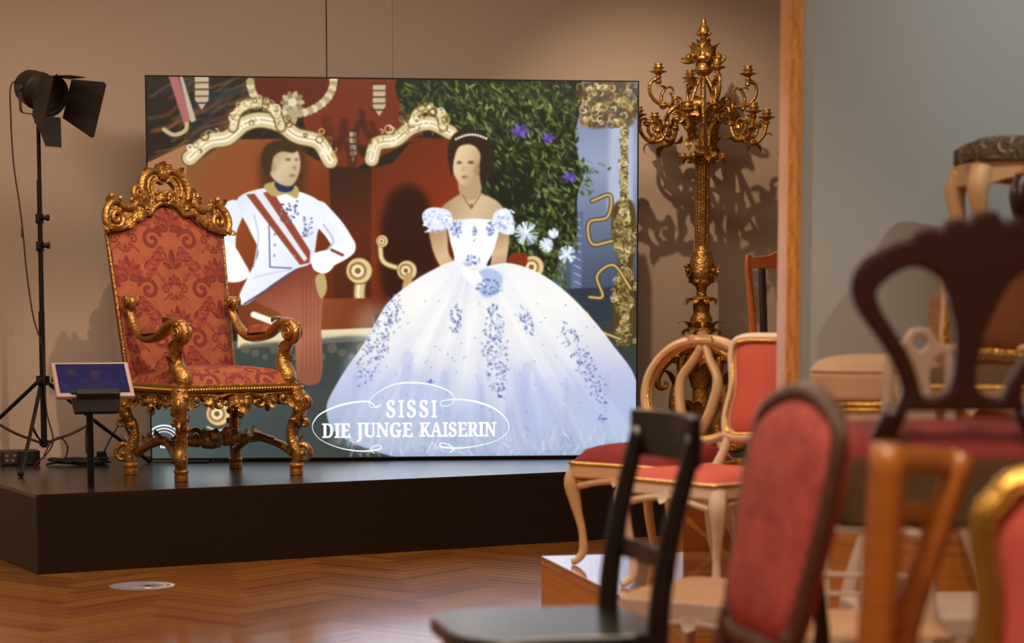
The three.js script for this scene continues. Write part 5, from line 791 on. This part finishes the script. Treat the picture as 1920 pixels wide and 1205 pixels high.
// mahogany loop back chair, seen from behind
{
  const K = 0.000921, o = thing('side_chair', 'dark mahogany chair with scalloped loop back seen from behind', 'chair', [0.806, 0.5, -3.5], Math.PI);
  const P = (pts) => pts.map(([x, y]) => [(1835 - x) * K, 0.7 - (y - 580) * K]);
  const left = [[1672, 770], [1686, 728], [1672, 686], [1648, 646], [1627, 617], [1598, 575], [1588, 545], [1592, 515], [1612, 485], [1650, 462], [1673, 452], [1693, 447], [1705, 434], [1730, 427], [1752, 430], [1762, 416], [1782, 410], [1803, 414], [1813, 402], [1835, 396]];
  const axis = (y) => 1837 - (y - 396) * 0.112, flip = ([x, y]) => [2 * axis(y) - x, y];
  const right = left.slice(0, -1).reverse().map(flip);
  const outer = new THREE.Shape(); outer.setFromPoints(smooth2(P([...left, ...right]), 160, false).map(([x, y]) => new THREE.Vector2(x, y)));
  const hole = [[1637, 548], [1653, 527], [1690, 505], [1717, 503], [1747, 518], [1763, 540], [1773, 573], [1783, 617], [1784, 660], [1780, 705], [1768, 730], [1728, 740], [1719, 715], [1710, 688], [1694, 654], [1670, 617], [1645, 578]];
  for (const h of [hole, hole.map(flip)]) outer.holes.push(new THREE.Path().setFromPoints(smooth2(P(h), 50).map(([x, y]) => new THREE.Vector2(x, y))));
  const g = extrude(outer, 0.032, 0.009, 8, 3);
  part('back', at(g, [0, 0, -0.012]), mahogany, o);
  for (const s of [-1, 1]) part('back_post', sweep([[s * 0.109 + 0.034, 0.53, -0.012], [s * 0.125 + 0.032, 0.5, -0.008], [s * 0.15 + 0.02, 0.46, 0], [s * 0.165, 0.38, 0.0], [s * 0.175, 0.2, -0.01], [s * 0.19, 0.005, -0.06]], [0.021, 0.021, 0.022, 0.022, 0.02, 0.016], { ref: [0, 0, 1], n: 30, k: 10 }), mahogany, o);
  part('seat_rail', at(lay(extrude(shapeOf(plan(0.52, 0.47, 0.44)), 0.13, 0.012)), [0, 0.385, 0.215]), olive, o);
  part('seat', at(lay(cushion(plan(0.515, 0.465, 0.435), 0.045, 0.01)), [0, 0.452, 0.215]), wine, o);
  for (const s of [-1, 1]) part('leg', cabriole(s * 0.22, 0.4, 0.36).map((q) => q), mahogany, o);
}
// thin white bamboo style chair
{
  const o = thing('side_chair', 'thin white rod framed chair with beige seat behind the beech chair', 'chair', [0.8, 0, -4.58], -0.15);
  const R = (a, b, r = 0.008) => sweep([a, a.map((v, i) => (v + b[i]) / 2), b], r, { n: 8, k: 8 });
  for (const s of [-1, 1]) { part('back_post', sweep([[s * 0.17, 0, -0.19], [s * 0.165, 0.45, -0.17], [s * 0.16, 0.6, -0.18], [s * 0.15, 0.66, -0.185], [s * 0.1, 0.68, -0.19]], 0.011, { n: 24 }), whitePaint, o); part('leg', R([s * 0.18, 0, 0.18], [s * 0.18, 0.45, 0.17], 0.011), whitePaint, o); }
  part('top_rail', R([-0.11, 0.68, -0.19], [0.11, 0.68, -0.19], 0.011), whitePaint, o);
  for (const y of [0.575, 0.53, 0.38, 0.2]) part('rail', R([-0.165, y, -0.175], [0.165, y, -0.175], y > 0.5 ? 0.006 : 0.009), whitePaint, o);
  for (const x of [-0.08, 0, 0.08]) part('spindle', R([x, 0.46, -0.17], [x, 0.67, -0.19], 0.006), whitePaint, o);
  for (const y of [0.38, 0.18]) part('rail', R([-0.18, y, 0.175], [0.18, y, 0.175], 0.009), whitePaint, o);
  part('seat', at(lay(cushion(plan(0.4, 0.36, 0.39), 0.045, 0.03)), [0, 0.46, 0]), beige, o);
}
// white carved chair with pierced crest
{
  const K = 0.00133, o = thing('side_chair', 'white painted chair with pierced carved crest beside the cream stool', 'chair', [1.055, 0, -5.02], 0.05);
  const P = (pts) => pts.map(([x, y]) => [(x - 1755) * K, 1.2 - (y - 580) * K]);
  const half = [[1755, 614], [1738, 617], [1727, 630], [1722, 641], [1708, 648], [1694, 648], [1692, 662], [1698, 674], [1706, 668], [1716, 668], [1728, 678], [1733, 690], [1736, 715], [1730, 745], [1722, 790], [1724, 840]];
  const s = shapeOf(P([...half, ...half.slice(1).reverse().map(([x, y]) => [3510 - x, y])])); s.holes.push(new THREE.Path().setFromPoints(smooth2(P([[1755, 630], [1743, 640], [1746, 654], [1755, 658], [1764, 654], [1767, 640]]), 20).map(([x, y]) => new THREE.Vector2(x, y))));
  part('carved_splat', at(extrude(s, 0.028, 0.007), [0, 0, -0.19]), whitePaint, o);
  for (const m of [-1, 1]) { part('back_post', sweep([[m * 0.07, 1.1, -0.19], [m * 0.078, 1.05, -0.19], [m * 0.085, 0.9, -0.19], [m * 0.11, 0.7, -0.185], [m * 0.18, 0.46, -0.18], [m * 0.18, 0.2, -0.18], [m * 0.18, 0.005, -0.21]], [0.014, 0.016, 0.017, 0.018, 0.02, 0.018, 0.016], { n: 34 }), whitePaint, o); part('leg', cabriole(m * 0.19, 0.17, 0.44), whitePaint, o); }
  part('seat', [at(lay(extrude(shapeOf(plan(0.44, 0.38, 0.4)), 0.06, 0.012)), [0, 0.44, 0])], whitePaint, o);
  part('lower_rail', sweep([[-0.09, 0.84, -0.187], [0, 0.85, -0.187], [0.09, 0.84, -0.187]], 0.018), whitePaint, o);
}
// slat backed chair beyond the oak post
{
  const o = thing('side_chair', 'orange brown slat back chair half hidden behind the oak post', 'chair', [1.19, 0.584, -8.27], 0.05);
  for (const s of [-1, 1]) { part('back_post', sweep([[s * 0.185, 0, -0.17], [s * 0.185, 0.42, -0.14], [s * 0.19, 0.6, -0.15], [s * 0.205, 0.8, -0.18], [s * 0.2, 0.84, -0.185]], [0.016, 0.02, 0.016, 0.016, 0.012], { n: 26, k: 8 }), cherry, o); part('leg', sweep([[s * 0.19, 0.43, 0.17], [s * 0.19, 0.005, 0.18]], [0.02, 0.014], { n: 6 }), cherry, o); }
  const cr = shapeOf([[-0.2, 0.785], [-0.2, 0.83], ...smooth2([[-0.12, 0.84], [-0.06, 0.865], [0, 0.872], [0.06, 0.865], [0.12, 0.84]], 16, false), [0.2, 0.83], [0.2, 0.785]]);
  part('top_rail', at(extrude(cr, 0.022, 0.005), [0, 0, -0.182], [0, 0, 0]), cherry, o);
  for (const x of [-0.14, -0.05, 0.05, 0.14]) part('slat', sweep([[x, 0.44, -0.145], [x * 1.02, 0.6, -0.155], [x * 1.05, 0.8, -0.18]], 0.016, { ref: [1, 0, 0], asp: 0.35, n: 12, k: 8, square: 4 }), mahogany, o);
  part('seat', at(lay(extrude(shapeOf(plan(0.43, 0.4, 0.38)), 0.04, 0.01)), [0, 0.43, 0.0]), cherry, o);
}
// cream cushioned stool with gilt mouldings
{
  const o = thing('footstool', 'cream upholstered stool with gold banded white frame on oak tier', 'stool', [1.112, 0.6, -6.2], 0.1);
  const oval = (rx, ry) => smooth2([[rx, 0], [rx * 0.8, ry * 0.72], [0, ry], [-rx * 0.8, ry * 0.72], [-rx, 0], [-rx * 0.8, -ry * 0.72], [0, -ry], [rx * 0.8, -ry * 0.72]], 64);
  part('cushion', [at(lay(cushion(oval(0.2, 0.17), 0.05, 0.0, 8)), [0, 0.415, 0]), at(lay(extrude(shapeOf(oval(0.2, 0.17)), 0.095, 0.02, 8, 4)), [0, 0.37, 0])], cream, o);
  const fr = []; for (let i = 0; i < 90; i++) { const a = 2 * Math.PI * i / 90; fr.push(cyl(0.0022, 0.003, 0.045, [0.199 * Math.cos(a), 0.335, 0.169 * Math.sin(a)], [0, 0, 0], 5)); }
  part('fringe', fr, mat('#b89474', 0.9), o);
  part('frame', at(lay(extrude(shapeOf(oval(0.197, 0.167)), 0.05, 0.006)), [0, 0.285, 0]), ivory, o);
  for (const y of [0.318, 0.302, 0.258]) part('gilt_band', ringOf(oval(0.201, 0.171), 0, y > 0.31 ? 0.008 : 0.006).rotateX(-Math.PI / 2).translate(0, y, 0), M.goldBright, o);
  for (const [x, z] of [[-0.13, 0.1], [0.13, 0.1], [-0.13, -0.1], [0.13, -0.1]]) part('leg', [lathe([[0, 0], [0.016, 0], [0.018, 0.02], [0.013, 0.04], [0.022, 0.18], [0.03, 0.22], [0.02, 0.23], [0.032, 0.25], [0.034, 0.27]], [x, 0, z], 16), at(rosette(0.03, 6)[0], [x, 0.25, z + 0.03])], ivory, o);
}
// tapestry stool on the tall plinth
{
  const tex = canvasTexture(512, 512, (c) => { c.fillStyle = '#54452f'; c.fillRect(0, 0, 512, 512); for (let i = 0; i < 240; i++) { const a = rr(0, 6), r = rr(12, 42), x = rr(0, 512), y = rr(0, 512); c.strokeStyle = ['#a8977a', '#8c7a5c', '#2b2216', '#6b5a3e', '#3a3020'][i % 5]; c.lineWidth = rr(4, 13); c.lineCap = 'round'; c.beginPath(); c.arc(x, y, r, a, a + rr(1.2, 3.6)); c.stroke(); } });
  const o = thing('footstool', 'cream stool with brown tapestry seat on the tall oak plinth', 'stool', [1.625, 1.261, -6.33], 0.05);
  const pl = plan(0.47, 0.44, 0.3);
  part('seat', [at(lay(cushion(pl.map(([x, y]) => [x * 1.0, y]), 0.035, 0.045)), [0, 0.435, 0])], new THREE.MeshPhysicalMaterial({ map: repeated(tex, 4, 4), roughness: 0.9 }), o);
  const ap = new THREE.Shape(); ap.setFromPoints([[-0.23, 0.39], [0.23, 0.39], [0.23, 0.3], ...smooth2([[0.19, 0.315], [0.12, 0.335], [0.05, 0.33], [0, 0.322], [-0.05, 0.33], [-0.12, 0.335], [-0.19, 0.315]], 24, false), [-0.23, 0.3]].map(([x, y]) => new THREE.Vector2(x, y)));
  part('apron', [at(extrude(ap, 0.024, 0.005), [0, 0, 0.132]), at(extrude(ap, 0.024, 0.005), [0, 0, -0.132]), box(0.024, 0.07, 0.25, [-0.215, 0.355, 0]), box(0.024, 0.07, 0.25, [0.215, 0.355, 0])], creamGilt, o);
  for (const [x, z] of [[-0.205, 0.115], [0.205, 0.115], [-0.205, -0.115], [0.205, -0.115]]) part('leg', cabriole(x, z, 0.37, 1.15), creamGilt, o);
}
// ------------------------------------------------------------------ ceiling spots and light panels (above the frame)
for (const [where, x, z, tx, ty, tz, power, angle, pen, col] of SPOTS) {
  const y = CEILING - 0.14, o = thing('ceiling_spot', 'white ceiling spotlight ' + where, 'spotlight', [x, y, z]);
  const d = new THREE.Vector3(tx - x, ty - y, tz - z).normalize(), q = new THREE.Quaternion().setFromUnitVectors(new THREE.Vector3(0, -1, 0), d), e = new THREE.Euler().setFromQuaternion(q), r = [e.x, e.y, e.z];
  part('housing', at(join(lathe([[0, 0.075], [0.035, 0.07], [0.04, 0.06], [0.042, -0.05], [0.038, -0.05], [0.036, -0.02], [0, -0.02]])), [0, 0, 0], r), mat('#d9d6d0', 0.5), o);
  part('bracket', cyl(0.008, 0.008, 0.14, [0, 0.07, 0]), mat('#d9d6d0', 0.5), o);
  part('bulb', at(new THREE.CylinderGeometry(0.034, 0.034, 0.004, 20), [d.x * 0.026, d.y * 0.026, d.z * 0.026], r), new THREE.MeshStandardMaterial({ color: 0x111111, emissive: new THREE.Color(...col), emissiveIntensity: 6 }), o);
  const L = new THREE.SpotLight(new THREE.Color(...col), power, 0, angle * Math.PI / 180, pen, 2);
  L.position.copy(d).multiplyScalar(0.06); L.castShadow = true; L.shadow.radius = 0.8; o.add(L);
  L.target.position.set(tx - x, ty - y, tz - z); o.add(L.target);
}
for (const [where, x, z, w, dpt, k] of PANELS) {
  const o = thing('ceiling_light_panel', 'flat warm ceiling light panel ' + where, 'ceiling light', [x, CEILING, z]);
  part('tray', box(w + 0.04, 0.04, dpt + 0.04, [0, -0.021, 0]), mat('#d9d6d0', 0.5), o);
  part('diffuser', box(w, 0.004, dpt, [0, -0.043, 0], [0, 0, 0], 0), new THREE.MeshStandardMaterial({ color: 0x222222, emissive: new THREE.Color(...SOFT), emissiveIntensity: 0.5 }), o);
  const L = new THREE.RectAreaLight(new THREE.Color(...SOFT), k, w, dpt); L.position.set(0, -0.05, 0); L.rotation.x = -Math.PI / 2; o.add(L);
}
renderer.render(scene, camera);
